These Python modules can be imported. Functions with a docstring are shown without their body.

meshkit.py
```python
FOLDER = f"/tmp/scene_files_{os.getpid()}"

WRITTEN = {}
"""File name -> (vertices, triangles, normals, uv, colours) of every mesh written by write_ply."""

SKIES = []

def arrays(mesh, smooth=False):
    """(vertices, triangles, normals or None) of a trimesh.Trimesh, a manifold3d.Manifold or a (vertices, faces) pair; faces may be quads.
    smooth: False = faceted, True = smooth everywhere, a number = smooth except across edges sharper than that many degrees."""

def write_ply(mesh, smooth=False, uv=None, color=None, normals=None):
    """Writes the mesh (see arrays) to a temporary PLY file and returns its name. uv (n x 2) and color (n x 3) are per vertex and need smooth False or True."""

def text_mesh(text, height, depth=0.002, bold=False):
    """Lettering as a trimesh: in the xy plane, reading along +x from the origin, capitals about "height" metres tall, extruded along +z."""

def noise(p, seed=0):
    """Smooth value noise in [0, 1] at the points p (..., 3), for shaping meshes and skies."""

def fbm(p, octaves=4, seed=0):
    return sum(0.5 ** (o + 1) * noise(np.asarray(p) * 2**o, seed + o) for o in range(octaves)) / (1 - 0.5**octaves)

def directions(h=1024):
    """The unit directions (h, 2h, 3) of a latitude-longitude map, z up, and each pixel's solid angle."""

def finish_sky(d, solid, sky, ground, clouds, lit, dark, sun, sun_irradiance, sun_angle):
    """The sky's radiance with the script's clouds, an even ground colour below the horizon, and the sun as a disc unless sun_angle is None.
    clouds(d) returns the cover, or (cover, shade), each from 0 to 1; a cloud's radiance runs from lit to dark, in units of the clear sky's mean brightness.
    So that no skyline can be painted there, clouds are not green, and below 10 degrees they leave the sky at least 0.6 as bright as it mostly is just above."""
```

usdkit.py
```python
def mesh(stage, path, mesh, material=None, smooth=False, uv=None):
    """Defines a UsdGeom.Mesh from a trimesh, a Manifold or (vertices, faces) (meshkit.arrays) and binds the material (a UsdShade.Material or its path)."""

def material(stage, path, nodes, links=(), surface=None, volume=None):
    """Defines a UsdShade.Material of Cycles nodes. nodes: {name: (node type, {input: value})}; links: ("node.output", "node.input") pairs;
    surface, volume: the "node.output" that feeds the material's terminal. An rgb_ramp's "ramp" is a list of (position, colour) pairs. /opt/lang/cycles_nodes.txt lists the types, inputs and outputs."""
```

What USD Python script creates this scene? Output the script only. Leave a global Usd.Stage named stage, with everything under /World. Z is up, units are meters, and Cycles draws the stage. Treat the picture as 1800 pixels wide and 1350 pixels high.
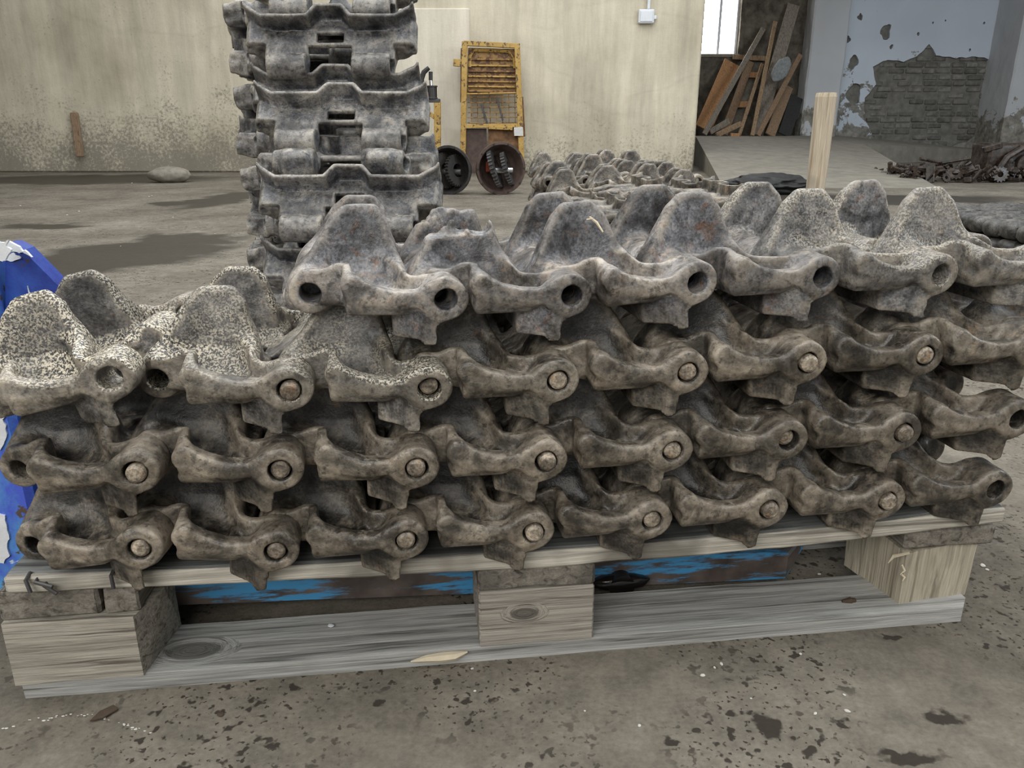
import math, random
import numpy as np, trimesh, usdkit, meshkit
from pxr import Usd, UsdGeom, UsdLux, UsdShade, Gf, Sdf, Vt
from scipy.ndimage import map_coordinates

stage = Usd.Stage.CreateInMemory()
UsdGeom.SetStageUpAxis(stage, UsdGeom.Tokens.z)
UsdGeom.SetStageMetersPerUnit(stage, 1.0)
stage.SetDefaultPrim(UsdGeom.Xform.Define(stage, '/World').GetPrim())
UsdGeom.Scope.Define(stage, '/World/Looks')

# ------------------------------------------------------------------ camera, light, exposure
F_PX, CAM_H, PITCH = 1352.0, 0.625, math.radians(18.5)
EXPOSURE = 0.42
cam = UsdGeom.Camera.Define(stage, '/World/camera')
cam.AddTranslateOp().Set(Gf.Vec3d(0, 0, CAM_H))
cam.AddRotateXOp().Set(90.0 - math.degrees(PITCH))
cam.CreateHorizontalApertureAttr(36.0)
cam.CreateVerticalApertureAttr(27.0)
cam.CreateFocalLengthAttr(F_PX / 1800.0 * 36.0)
cam.CreateClippingRangeAttr(Gf.Vec2f(0.05, 200))
cam.CreateExposureAttr(EXPOSURE)
cam.CreateFStopAttr(0.0)

dome = UsdLux.DomeLight.Define(stage, '/World/daylight')
dome.CreateIntensityAttr(0.075)
dome.CreateColorAttr(Gf.Vec3f(0.93, 0.97, 1.0))


def window_light(name, pos, target, w, h, power, color):
    l = UsdLux.RectLight.Define(stage, '/World/' + name)
    l.CreateWidthAttr(w); l.CreateHeightAttr(h); l.CreateIntensityAttr(power); l.CreateColorAttr(Gf.Vec3f(*color))
    m = Gf.Matrix4d().SetLookAt(Gf.Vec3d(*pos), Gf.Vec3d(*target), Gf.Vec3d(0, 0, 1)).GetInverse()
    l.AddTransformOp().Set(m)


# the hall's skylight, and big windows behind the camera and to the right
window_light('skylight', (0.0, 4.6, 6.2), (0.0, 5.0, 0.0), 9.0, 11.5, 2.4, (0.96, 0.98, 1.0))
window_light('hall_window_light', (-1.6, -4.3, 3.7), (0.3, 1.2, 0.2), 5.0, 2.4, 5.2, (1.0, 0.98, 0.94))
window_light('side_window_light', (8.5, 2.5, 3.6), (2.5, 9.0, 1.0), 4.0, 2.4, 9.5, (0.86, 0.93, 1.0))

# ------------------------------------------------------------------ frame of the pallet (turned a little to the right)
PHI = 0.126
CP, SP = math.cos(PHI), math.sin(PHI)
_c = np.array([0.470, -0.7895])
ORG = -np.array([CP * _c[0] - SP * _c[1], SP * _c[0] + CP * _c[1]])


def pw(x, y, z):                       # pallet frame -> world
    return np.array([ORG[0] + CP * x - SP * y, ORG[1] + SP * x + CP * y, z])


_f = np.array([0, math.cos(PITCH), -math.sin(PITCH)]); _u = np.array([0, math.sin(PITCH), math.cos(PITCH)])


def ray(u, v):
    return _f + np.array([1.0, 0, 0]) * (u - 900) / F_PX - _u * (v - 675) / F_PX


def at_y(u, v, Y):                     # where the sight line meets the upright plane y = Y of the hall
    d = ray(u, v); t = Y / d[1]
    return np.array([0, 0, CAM_H]) + t * d


def at_z(u, v, Z):                     # ... meets the level plane z = Z
    d = ray(u, v); t = (Z - CAM_H) / d[2]
    return np.array([0, 0, CAM_H]) + t * d


def at_p(u, v, y):                     # ... meets the pallet's upright plane y; returns pallet coordinates
    d = ray(u, v); n = np.array([-SP, CP, 0.0]); o = pw(0, y, 0)
    t = ((o - np.array([0, 0, CAM_H])) @ n) / (d @ n)
    q = np.array([0, 0, CAM_H]) + t * d
    e = q[:2] - ORG
    return np.array([CP * e[0] + SP * e[1], -SP * e[0] + CP * e[1], q[2]])


# ------------------------------------------------------------------ prim helpers
_used = {}


def numbered(path):
    n = _used.get(path, 0); _used[path] = n + 1
    return path if n == 0 else f'{path}_{n:03d}'


def tag(o, label=None, cat=None, group=None, kind=None):
    p = o.GetPrim() if hasattr(o, 'GetPrim') else o
    for k, v in (('label', label), ('category', cat), ('group', group), ('kind', kind)):
        if v: p.SetCustomDataByKey(k, v)
    return p


def ppath(parent):
    return '/World' if parent is None else str(parent.GetPath())


def thing(name, label, cat, loc=(0, 0, 0), rotz=0.0, group=None, mat4=None, kind=None):
    x = UsdGeom.Xform.Define(stage, numbered('/World/' + name))
    if mat4 is not None: x.AddTransformOp().Set(Gf.Matrix4d(*np.asarray(mat4, float).T.ravel().tolist()))
    else:
        x.AddTranslateOp().Set(Gf.Vec3d(*map(float, loc)))
        x.AddRotateZOp().Set(math.degrees(rotz))
    return tag(x, label, cat, group, kind)


def obj(name, mesh, mat, parent=None, smooth=30, label=None):
    m = usdkit.mesh(stage, numbered(ppath(parent) + '/' + name), mesh, mat, smooth=smooth)
    if label: m.GetPrim().SetCustomDataByKey('label', label)
    return m.GetPrim()


def raw(name, v, f, n, mat, parent, wear=None):        # mesh with its own normals (and a wear attribute)
    path = numbered(ppath(parent) + '/' + name)
    m = UsdGeom.Mesh.Define(stage, path)
    m.CreatePointsAttr(Vt.Vec3fArray.FromNumpy(np.ascontiguousarray(v, np.float32)))
    m.CreateFaceVertexCountsAttr(Vt.IntArray.FromNumpy(np.full(len(f), 3, np.int32)))
    m.CreateFaceVertexIndicesAttr(Vt.IntArray.FromNumpy(np.ascontiguousarray(f, np.int32).ravel()))
    m.CreateSubdivisionSchemeAttr('none')
    m.CreateNormalsAttr(Vt.Vec3fArray.FromNumpy(np.ascontiguousarray(n, np.float32))); m.SetNormalsInterpolation('vertex')
    if wear is not None:
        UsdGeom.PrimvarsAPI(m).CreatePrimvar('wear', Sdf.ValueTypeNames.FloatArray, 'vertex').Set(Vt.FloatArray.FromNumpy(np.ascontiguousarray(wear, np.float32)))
    if mat is not None: UsdShade.MaterialBindingAPI.Apply(m.GetPrim()).Bind(mat)
    return m.GetPrim()


def structure(name, mesh, mat, parent=None, smooth=30):
    o = obj(name, mesh, mat, parent, smooth)
    if parent is None: tag(o, kind='structure')
    return o


def place(source, name, label, cat, m4, group=None):    # one copy of a class prim
    r = thing(name, label, cat, mat4=m4, group=group)
    r.GetReferences().AddInternalReference(source.GetPath()); r.SetInstanceable(True)
    return r


def box(x0, x1, y0, y1, z0, z1, b=0.0):                  # box with chamfered edges
    ex = np.array([x1 - x0, y1 - y0, z1 - z0]); c = np.array([x0 + x1, y0 + y1, z0 + z1]) / 2
    if b <= 0:
        m = trimesh.creation.box(ex); m.apply_translation(c); return m
    b = min(b, ex.min() * 0.45)
    p = []
    for k in range(3):
        h = ex / 2 - b; h[k] = ex[k] / 2
        for s in np.ndindex(2, 2, 2): p.append(h * (2 * np.array(s) - 1))
    m = trimesh.convex.convex_hull(np.array(p)); m.apply_translation(c); return m


def rough(m, edge=0.01, amp=0.002, freq=25.0, seed=0):   # subdivide and roughen a mesh
    m = m.copy(); m.merge_vertices()
    v, f = trimesh.remesh.subdivide_to_size(m.vertices, m.faces, edge, max_iter=12)
    m = trimesh.Trimesh(v, f); m.merge_vertices()
    n = m.vertex_normals
    d = meshkit.fbm(m.vertices * freq + seed * 7.3, 3, seed) - 0.5
    m.vertices = m.vertices + n * (d * 2 * amp)[:, None]
    return m


def tube_path(pts, r, n=8):
    pts = np.asarray(pts, float); r = np.broadcast_to(np.asarray(r, float), len(pts))
    V, Fc = [], []
    t = np.gradient(pts, axis=0); t /= np.linalg.norm(t, axis=1)[:, None] + 1e-12
    up = np.array([0, 0, 1.0]) if abs(t[0][2]) < 0.9 else np.array([1.0, 0, 0])
    for i, p in enumerate(pts):
        a = np.cross(t[i], up); a /= np.linalg.norm(a) + 1e-12; b = np.cross(t[i], a); up = -b if np.dot(-b, up) > 0 else b
        for k in range(n):
            w = 2 * math.pi * k / n
            V.append(p + r[i] * (math.cos(w) * a + math.sin(w) * b))
    for i in range(len(pts) - 1):
        for k in range(n):
            q = i * n + k; s = i * n + (k + 1) % n
            Fc += [[q, s, s + n], [q, s + n, q + n]]
    V.append(pts[0]); V.append(pts[-1]); a, b = len(V) - 2, len(V) - 1; L = (len(pts) - 1) * n
    for k in range(n): Fc += [[a, (k + 1) % n, k], [b, L + k, L + (k + 1) % n]]
    m = trimesh.Trimesh(V, Fc, process=False); trimesh.repair.fix_normals(m); return m


def bar(a, b, w, t, up=(0, 0, 1), ch=0.0):                # a straight square bar from a to b
    a, b = np.asarray(a, float), np.asarray(b, float); d = b - a; L = np.linalg.norm(d); d /= L
    s = np.cross(d, up); s /= np.linalg.norm(s); q = np.cross(s, d)
    m = box(0, L, -w / 2, w / 2, -t / 2, t / 2, ch)
    M = np.eye(4); M[:3, 0], M[:3, 1], M[:3, 2], M[:3, 3] = d, s, q, a
    if np.linalg.det(M[:3, :3]) < 0: M[:3, 1] *= -1
    m.apply_transform(M); return m


def cat(*ms):
    return trimesh.util.concatenate(list(ms))


def prism(poly, z0, z1):
    from shapely.geometry import Polygon
    m = trimesh.creation.extrude_polygon(Polygon(poly), z1 - z0, engine='earcut'); m.apply_translation((0, 0, z0)); return m

# ------------------------------------------------------------------ materials
LOOKS = '/World/Looks/'


def M(name, nodes, links, surface='p.BSDF'):
    return usdkit.material(stage, LOOKS + name, nodes, links, surface=surface)


def iron(name, dark, mid, rust, dust, rust_at=0.6, dust_amt=0.6, speck=0.0, rough=(0.30, 0.62), seed=0.0, spec=0.55):
    n = {
        'geo': ('geometry', {}), 'oi': ('object_info', {}), 'w': ('attribute', {'attribute': 'wear'}),
        'map': ('mapping', {'location': (seed, seed * 0.7, -seed)}),
        'n1': ('noise_texture', {'scale': 9, 'detail': 5, 'roughness': 0.62}),
        'n2': ('noise_texture', {'scale': 48, 'detail': 6, 'roughness': 0.7, 'distortion': 0.5}),
        'n5': ('noise_texture', {'scale': 21, 'detail': 5, 'roughness': 0.7, 'distortion': 0.3}),
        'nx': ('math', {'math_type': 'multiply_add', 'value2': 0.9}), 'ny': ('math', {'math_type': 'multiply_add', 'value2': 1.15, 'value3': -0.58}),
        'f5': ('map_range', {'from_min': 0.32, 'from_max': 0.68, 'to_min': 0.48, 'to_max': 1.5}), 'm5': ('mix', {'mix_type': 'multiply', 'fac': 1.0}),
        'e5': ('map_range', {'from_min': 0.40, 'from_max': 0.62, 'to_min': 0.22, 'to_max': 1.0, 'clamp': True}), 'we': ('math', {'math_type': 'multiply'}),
        'n3': ('noise_texture', {'scale': 330, 'detail': 3, 'roughness': 0.6}),
        'r1': ('rgb_ramp', {'ramp': [(0.30, dark), (0.47, tuple(0.45 * a + 0.55 * b for a, b in zip(dark, mid))), (0.58, mid), (0.72, tuple(0.82 * a + 0.18 * b for a, b in zip(mid, dust)))]}),
        'rm': ('map_range', {'from_min': rust_at, 'from_max': rust_at + 0.14, 'clamp': True}),
        'cr': ('mix', {'color2': rust}),
        'fr': ('map_range', {'from_min': 0.3, 'from_max': 0.7, 'to_min': 0.5, 'to_max': 1.5}),
        'mf': ('mix', {'mix_type': 'multiply', 'fac': 1.0}),
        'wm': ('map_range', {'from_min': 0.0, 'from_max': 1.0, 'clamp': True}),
        'sx': ('separate_xyz', {}), 'up': ('map_range', {'from_min': 0.25, 'from_max': 1.0, 'clamp': True}),
        'dn': ('map_range', {'from_min': 0.46, 'from_max': 0.66, 'clamp': True}),
        'd1': ('math', {'math_type': 'multiply'}), 'd2': ('math', {'math_type': 'maximum'}),
        'd3': ('math', {'math_type': 'multiply', 'value2': dust_amt}),
        'pt': ('map_range', {'from_min': 0.34, 'from_max': 0.47, 'to_min': 0.42, 'to_max': 1.0, 'clamp': True}), 'mp': ('mix', {'mix_type': 'multiply', 'fac': 1.0}), 'n6': ('noise_texture', {'scale': 115, 'detail': 4, 'roughness': 0.65}),
        'cd': ('mix', {}), 'dc': ('rgb_ramp', {'ramp': [(0.36, (0.48 * dust[0], 0.44 * dust[1], 0.40 * dust[2])), (0.64, dust)]}),
        'vr': ('map_range', {'from_min': 0, 'from_max': 1, 'to_min': 0.72, 'to_max': 1.28}), 'mv': ('mix', {'mix_type': 'multiply', 'fac': 1.0}),
        'rr': ('map_range', {'from_min': 0.3, 'from_max': 0.7, 'to_min': rough[0], 'to_max': rough[1]}),
        'add': ('math', {'math_type': 'multiply_add', 'value2': 0.35}),
        'b': ('bump', {'strength': 0.6, 'distance': 0.0022}),
        'p': ('principled_bsdf', {'specular_ior_level': spec}),
    }
    l = [('geo.position', 'map.vector')] + [('map.vector', k + '.vector') for k in ('n1', 'n2', 'n3', 'n5', 'n6')]
    l += [('n1.fac', 'nx.value1'), ('n5.fac', 'nx.value3'), ('nx.value', 'ny.value1'), ('ny.value', 'r1.fac'), ('n2.fac', 'rm.value'), ('r1.color', 'cr.color1'), ('rm.result', 'cr.fac'),
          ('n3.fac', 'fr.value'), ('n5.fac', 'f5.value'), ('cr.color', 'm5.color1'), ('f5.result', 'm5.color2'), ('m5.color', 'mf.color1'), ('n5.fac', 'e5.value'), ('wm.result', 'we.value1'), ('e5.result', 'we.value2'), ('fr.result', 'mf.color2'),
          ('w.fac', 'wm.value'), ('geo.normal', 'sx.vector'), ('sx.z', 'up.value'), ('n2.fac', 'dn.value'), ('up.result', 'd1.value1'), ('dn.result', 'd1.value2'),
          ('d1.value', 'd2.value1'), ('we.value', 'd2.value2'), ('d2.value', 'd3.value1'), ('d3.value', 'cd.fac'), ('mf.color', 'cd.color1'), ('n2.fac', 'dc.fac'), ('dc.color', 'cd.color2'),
          ('oi.random', 'vr.value'), ('vr.result', 'mv.color2'), ('n1.fac', 'rr.value'), ('rr.result', 'p.roughness'),
          ('n3.fac', 'add.value1'), ('n2.fac', 'add.value3'), ('add.value', 'b.height'), ('b.normal', 'p.normal'), ('mv.color', 'p.base_color')]
    l += [('n6.fac', 'pt.value'), ('cd.color', 'mp.color1'), ('pt.result', 'mp.color2')]
    last = 'mp.color'
    if speck:
        n |= {'ns': ('noise_texture', {'scale': 410, 'detail': 2, 'roughness': 0.55, 'distortion': 0.5}), 'nm': ('noise_texture', {'scale': 7, 'detail': 2}),
              'mm': ('map_range', {'from_min': 0.35, 'from_max': 0.50, 'to_max': speck, 'clamp': True}),
              'sr': ('rgb_ramp', {'ramp': [(0.40, (0.02, 0.018, 0.016)), (0.48, (0.12, 0.11, 0.09)), (0.57, (0.56, 0.50, 0.39))]}), 'cs': ('mix', {}), 'uz': ('map_range', {'from_min': 0.10, 'from_max': 0.24, 'clamp': True}), 'mu': ('math', {'math_type': 'multiply'})}
        l += [('map.vector', 'ns.vector'), ('map.vector', 'nm.vector'), ('ns.fac', 'sr.fac'), ('nm.fac', 'mm.value'), ('mm.result', 'mu.value1'), ('sx.z', 'uz.value'), ('uz.result', 'mu.value2'), ('mu.value', 'cs.fac'), (last, 'cs.color1'), ('sr.color', 'cs.color2')]
        last = 'cs.color'
    l.append((last, 'mv.color1'))
    return M(name, n, l)


BEIGE = (0.40, 0.35, 0.27)
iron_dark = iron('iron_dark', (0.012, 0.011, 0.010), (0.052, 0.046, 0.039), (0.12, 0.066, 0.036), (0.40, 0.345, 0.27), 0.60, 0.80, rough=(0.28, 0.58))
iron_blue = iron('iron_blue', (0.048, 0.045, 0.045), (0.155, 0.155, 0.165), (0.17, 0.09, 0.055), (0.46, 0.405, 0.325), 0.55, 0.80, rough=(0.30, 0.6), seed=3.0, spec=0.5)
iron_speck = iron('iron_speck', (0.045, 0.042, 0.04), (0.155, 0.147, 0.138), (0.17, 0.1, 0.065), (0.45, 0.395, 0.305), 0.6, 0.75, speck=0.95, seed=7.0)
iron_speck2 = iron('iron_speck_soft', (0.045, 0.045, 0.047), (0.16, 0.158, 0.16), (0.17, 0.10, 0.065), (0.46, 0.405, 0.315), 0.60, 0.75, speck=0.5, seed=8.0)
iron_grey = iron('iron_grey', (0.030, 0.031, 0.035), (0.115, 0.115, 0.120), (0.20, 0.11, 0.06), (0.52, 0.48, 0.40), 0.61, 0.78, rough=(0.26, 0.55), seed=5.0, spec=0.5)
iron_brown = iron('iron_brown', (0.022, 0.019, 0.016), (0.10, 0.088, 0.072), (0.24, 0.125, 0.055), (0.39, 0.345, 0.275), 0.57, 0.78, seed=9.0)
iron_black = iron('iron_black', (0.018, 0.017, 0.016), (0.07, 0.066, 0.06), (0.07, 0.045, 0.03), (0.17, 0.155, 0.13), 0.62, 0.6, rough=(0.4, 0.7), seed=2.0)
scrap_rust = iron('scrap_rust', (0.010, 0.007, 0.005), (0.042, 0.028, 0.019), (0.085, 0.042, 0.02), (0.13, 0.10, 0.075), 0.53, 0.4, seed=4.0)
pin_steel = iron('pin_steel', (0.13, 0.105, 0.08), (0.30, 0.25, 0.19), (0.28, 0.16, 0.08), (0.50, 0.42, 0.32), 0.55, 0.4, seed=6.0, rough=(0.3, 0.6))


def wood(name, light, dark, axis='x', scale=1.0, stain=None, stain_at=0.55, rough=0.85, knot=None):
    st = {'x': (2.6, 75, 105), 'y': (75, 2.6, 105), 'z': (75, 105, 2.6)}[axis]
    n = {'tc': ('texture_coordinate', {}), 'map': ('mapping', {'scale': tuple(s * scale for s in st)}),
         'n1': ('noise_texture', {'scale': 1.0, 'detail': 5, 'roughness': 0.6, 'distortion': 0.8}),
         'n2': ('noise_texture', {'scale': 5.0, 'detail': 4, 'roughness': 0.6}), 'n4': ('noise_texture', {'scale': 4.5, 'detail': 3, 'roughness': 0.7}),
         'r1': ('rgb_ramp', {'ramp': [(0.33, dark), (0.44, tuple(0.45 * a + 0.55 * b for a, b in zip(dark, light))), (0.58, light)]}),
         'f2': ('map_range', {'from_min': 0.3, 'from_max': 0.7, 'to_min': 0.75, 'to_max': 1.2}), 'm2': ('mix', {'mix_type': 'multiply', 'fac': 1.0}),
         'sm': ('map_range', {'from_min': stain_at, 'from_max': stain_at + 0.14, 'to_max': 0.85 if stain else 0.0, 'clamp': True}), 'cs': ('mix', {'color2': stain or (0, 0, 0)}),
         'b': ('bump', {'strength': 0.6, 'distance': 0.003}), 'p': ('principled_bsdf', {'roughness': rough, 'specular_ior_level': 0.25})}
    l = [('map.vector', 'n1.vector'), ('map.vector', 'n2.vector'), ('tc.object', 'n4.vector'), ('n1.fac', 'r1.fac'), ('n2.fac', 'f2.value'),
         ('r1.color', 'm2.color1'), ('f2.result', 'm2.color2'), ('n4.fac', 'sm.value'), ('sm.result', 'cs.fac'), ('m2.color', 'cs.color1'), ('cs.color', 'p.base_color'),
         ('n1.fac', 'b.height'), ('b.normal', 'p.normal')]
    if knot is None: l.append(('tc.object', 'map.vector'))
    else:                              # rings and bent grain round a knot at knot=(x, y, z, radius)
        x, y, z, r = knot
        n |= {'km': ('mapping', {'mapping_type': 'texture', 'location': (x, y, z), 'scale': (r * 2.6, r * 1.3, r * 1.3)}), 'kg': ('gradient_texture', {'gradient_type': 'spherical'}),
              'kv': ('vector_math', {'math_type': 'scale'}), 'ks': ('math', {'math_type': 'multiply', 'value2': 0.055}), 'cx': ('combine_xyz', {'x': 0.0}), 'ka': ('vector_math', {'math_type': 'add'}),
              'kr': ('map_range', {'from_min': 0.38, 'from_max': 0.48, 'to_max': 0.75, 'clamp': True}), 'kc': ('mix', {'color2': tuple(0.55 * c for c in dark)})}
        l += [('tc.object', 'km.vector'), ('km.vector', 'kg.vector'), ('kg.fac', 'ks.value1'), ('ks.value', 'cx.y'), ('ks.value', 'cx.z'), ('tc.object', 'ka.vector1'), ('cx.vector', 'ka.vector2'), ('ka.vector', 'map.vector'),
              ('kg.fac', 'kr.value'), ('kr.result', 'kc.fac'), ('cs.color', 'kc.color1')]
        l = [q for q in l if q != ('cs.color', 'p.base_color')] + [('kc.color', 'p.base_color')]
    return M(name, n, l)


wood_deck = wood('wood_deck', (0.20, 0.205, 0.195), (0.07, 0.072, 0.068), 'x', stain=(0.045, 0.043, 0.04), stain_at=0.50)
wood_edge = wood('wood_edge', (0.60, 0.56, 0.48), (0.22, 0.20, 0.17), 'x', 1.3, stain=(0.17, 0.155, 0.13), stain_at=0.50)
wood_runner = wood('wood_runner', (0.43, 0.425, 0.40), (0.12, 0.117, 0.108), 'x', 1.2, stain=(0.13, 0.12, 0.11), stain_at=0.62, knot=(0.185, 0.035, 0.022, 0.022))
wood_block = wood('wood_block', (0.42, 0.385, 0.325), (0.13, 0.115, 0.092), 'x', 1.5, stain=(0.20, 0.17, 0.12), stain_at=0.60)
wood_block_knot = wood('wood_block_knot', (0.40, 0.365, 0.315), (0.13, 0.112, 0.092), 'x', 1.5, stain=(0.22, 0.18, 0.13), stain_at=0.66, knot=(0.585, 0.0, 0.066, 0.012))
wood_post = wood('wood_post', (0.50, 0.45, 0.35), (0.25, 0.215, 0.16), 'z', stain=(0.12, 0.09, 0.05), stain_at=0.66)
wood_end = wood('wood_end', (0.25, 0.225, 0.19), (0.07, 0.06, 0.05), 'y', stain=(0.05, 0.043, 0.036), stain_at=0.50)
wood_handle = wood('wood_handle', (0.60, 0.51, 0.385), (0.33, 0.25, 0.165), 'z', stain=(0.27, 0.24, 0.20), stain_at=0.54, rough=0.6)
wood_plank = wood('wood_plank', (0.34, 0.235, 0.14), (0.13, 0.085, 0.05), 'z', stain=(0.09, 0.065, 0.045), stain_at=0.58)
wood_orange = wood('wood_orange', (0.46, 0.25, 0.12), (0.26, 0.13, 0.06), 'z', stain=(0.14, 0.08, 0.05), stain_at=0.60)
wood_grey = wood('wood_grey', (0.27, 0.235, 0.19), (0.11, 0.092, 0.07), 'z')
wood_brown = wood('wood_brown', (0.28, 0.19, 0.12), (0.13, 0.085, 0.05), 'z')


def paint(name, base, other, under, at=0.58, scale=9.0, chips=None, chips_at=0.66, rough=0.5):
    n = {'geo': ('geometry', {}), 'n1': ('noise_texture', {'scale': scale, 'detail': 6, 'roughness': 0.68, 'distortion': 0.4}), 'map': ('mapping', {'location': (4, 2, 1)}),
         'n2': ('noise_texture', {'scale': scale * 2.2, 'detail': 6, 'roughness': 0.7}), 'n3': ('noise_texture', {'scale': scale * 0.8, 'detail': 6, 'roughness': 0.62, 'distortion': 0.9}), 'map3': ('mapping', {'location': (-3, 7, 5)}),
         'r': ('rgb_ramp', {'ramp': [(0.38, base), (0.60, other)]}),
         'um': ('map_range', {'from_min': at, 'from_max': at + 0.035, 'clamp': True}), 'cu': ('mix', {'color2': under}),
         'wm': ('map_range', {'from_min': chips_at, 'from_max': chips_at + 0.02, 'to_max': 1.0 if chips else 0.0, 'clamp': True}), 'cw': ('mix', {'color2': chips or (0, 0, 0)}),
         'b': ('bump', {'strength': 0.4, 'distance': 0.003}), 'p': ('principled_bsdf', {'roughness': rough, 'specular_ior_level': 0.4})}
    l = [('geo.position', 'n1.vector'), ('geo.position', 'map.vector'), ('map.vector', 'n2.vector'), ('geo.position', 'map3.vector'), ('map3.vector', 'n3.vector'), ('n1.fac', 'r.fac'), ('n2.fac', 'um.value'), ('um.result', 'cu.fac'), ('r.color', 'cu.color1'),
         ('n3.fac', 'wm.value'), ('wm.result', 'cw.fac'), ('cu.color', 'cw.color1'), ('cw.color', 'p.base_color'), ('n2.fac', 'b.height'), ('b.normal', 'p.normal')]
    return M(name, n, l)


paint_blue = paint('paint_blue', (0.016, 0.035, 0.24), (0.03, 0.10, 0.42), (0.07, 0.045, 0.04), 0.62, 7.0, (0.78, 0.80, 0.84), 0.70)
paint_lightblue = paint('paint_lightblue', (0.07, 0.12, 0.60), (0.10, 0.33, 0.62), (0.10, 0.07, 0.05), 0.60, 12.0, (0.70, 0.74, 0.82), 0.66)
paint_fork = M('paint_fork', {'tc': ('texture_coordinate', {}), 'm': ('mapping', {'scale': (5, 20, 38), 'location': (0.7, 0, 0)}), 'n': ('noise_texture', {'scale': 1.0, 'detail': 6, 'roughness': 0.7}), 'n2': ('noise_texture', {'scale': 22, 'detail': 5}),
    'r': ('rgb_ramp', {'ramp': [(0.3, (0.055, 0.042, 0.036)), (0.7, (0.17, 0.135, 0.115))]}), 'k': ('map_range', {'from_min': 0.49, 'from_max': 0.56, 'to_max': 0.95, 'clamp': True}), 'c': ('mix', {'color2': (0.07, 0.32, 0.60)}),
    'b': ('bump', {'strength': 0.4, 'distance': 0.002}), 'p': ('principled_bsdf', {'roughness': 0.5})},
    [('tc.object', 'm.vector'), ('m.vector', 'n.vector'), ('tc.object', 'n2.vector'), ('n2.fac', 'r.fac'), ('n.fac', 'k.value'), ('k.result', 'c.fac'), ('r.color', 'c.color1'), ('c.color', 'p.base_color'), ('n2.fac', 'b.height'), ('b.normal', 'p.normal')])
paint_yellow = paint('paint_yellow', (0.36, 0.215, 0.05), (0.45, 0.29, 0.08), (0.09, 0.055, 0.028), 0.55, 9.0, None)
paint_white = paint('paint_white', (0.80, 0.82, 0.84), (0.70, 0.72, 0.74), (0.4, 0.38, 0.36), 0.68, 20.0)


def plain(name, col, rough=0.6, spec=0.4, vary=0.25, scale=30.0, bump=0.3):
    d = tuple(c * (1 - vary) for c in col); u = tuple(min(1, c * (1 + vary)) for c in col)
    return M(name, {'geo': ('geometry', {}), 'n': ('noise_texture', {'scale': scale, 'detail': 4, 'roughness': 0.6}), 'r': ('rgb_ramp', {'ramp': [(0.3, d), (0.7, u)]}),
                    'b': ('bump', {'strength': bump, 'distance': 0.003}), 'p': ('principled_bsdf', {'roughness': rough, 'specular_ior_level': spec})},
             [('geo.position', 'n.vector'), ('n.fac', 'r.fac'), ('r.color', 'p.base_color'), ('n.fac', 'b.height'), ('b.normal', 'p.normal')])


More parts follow.
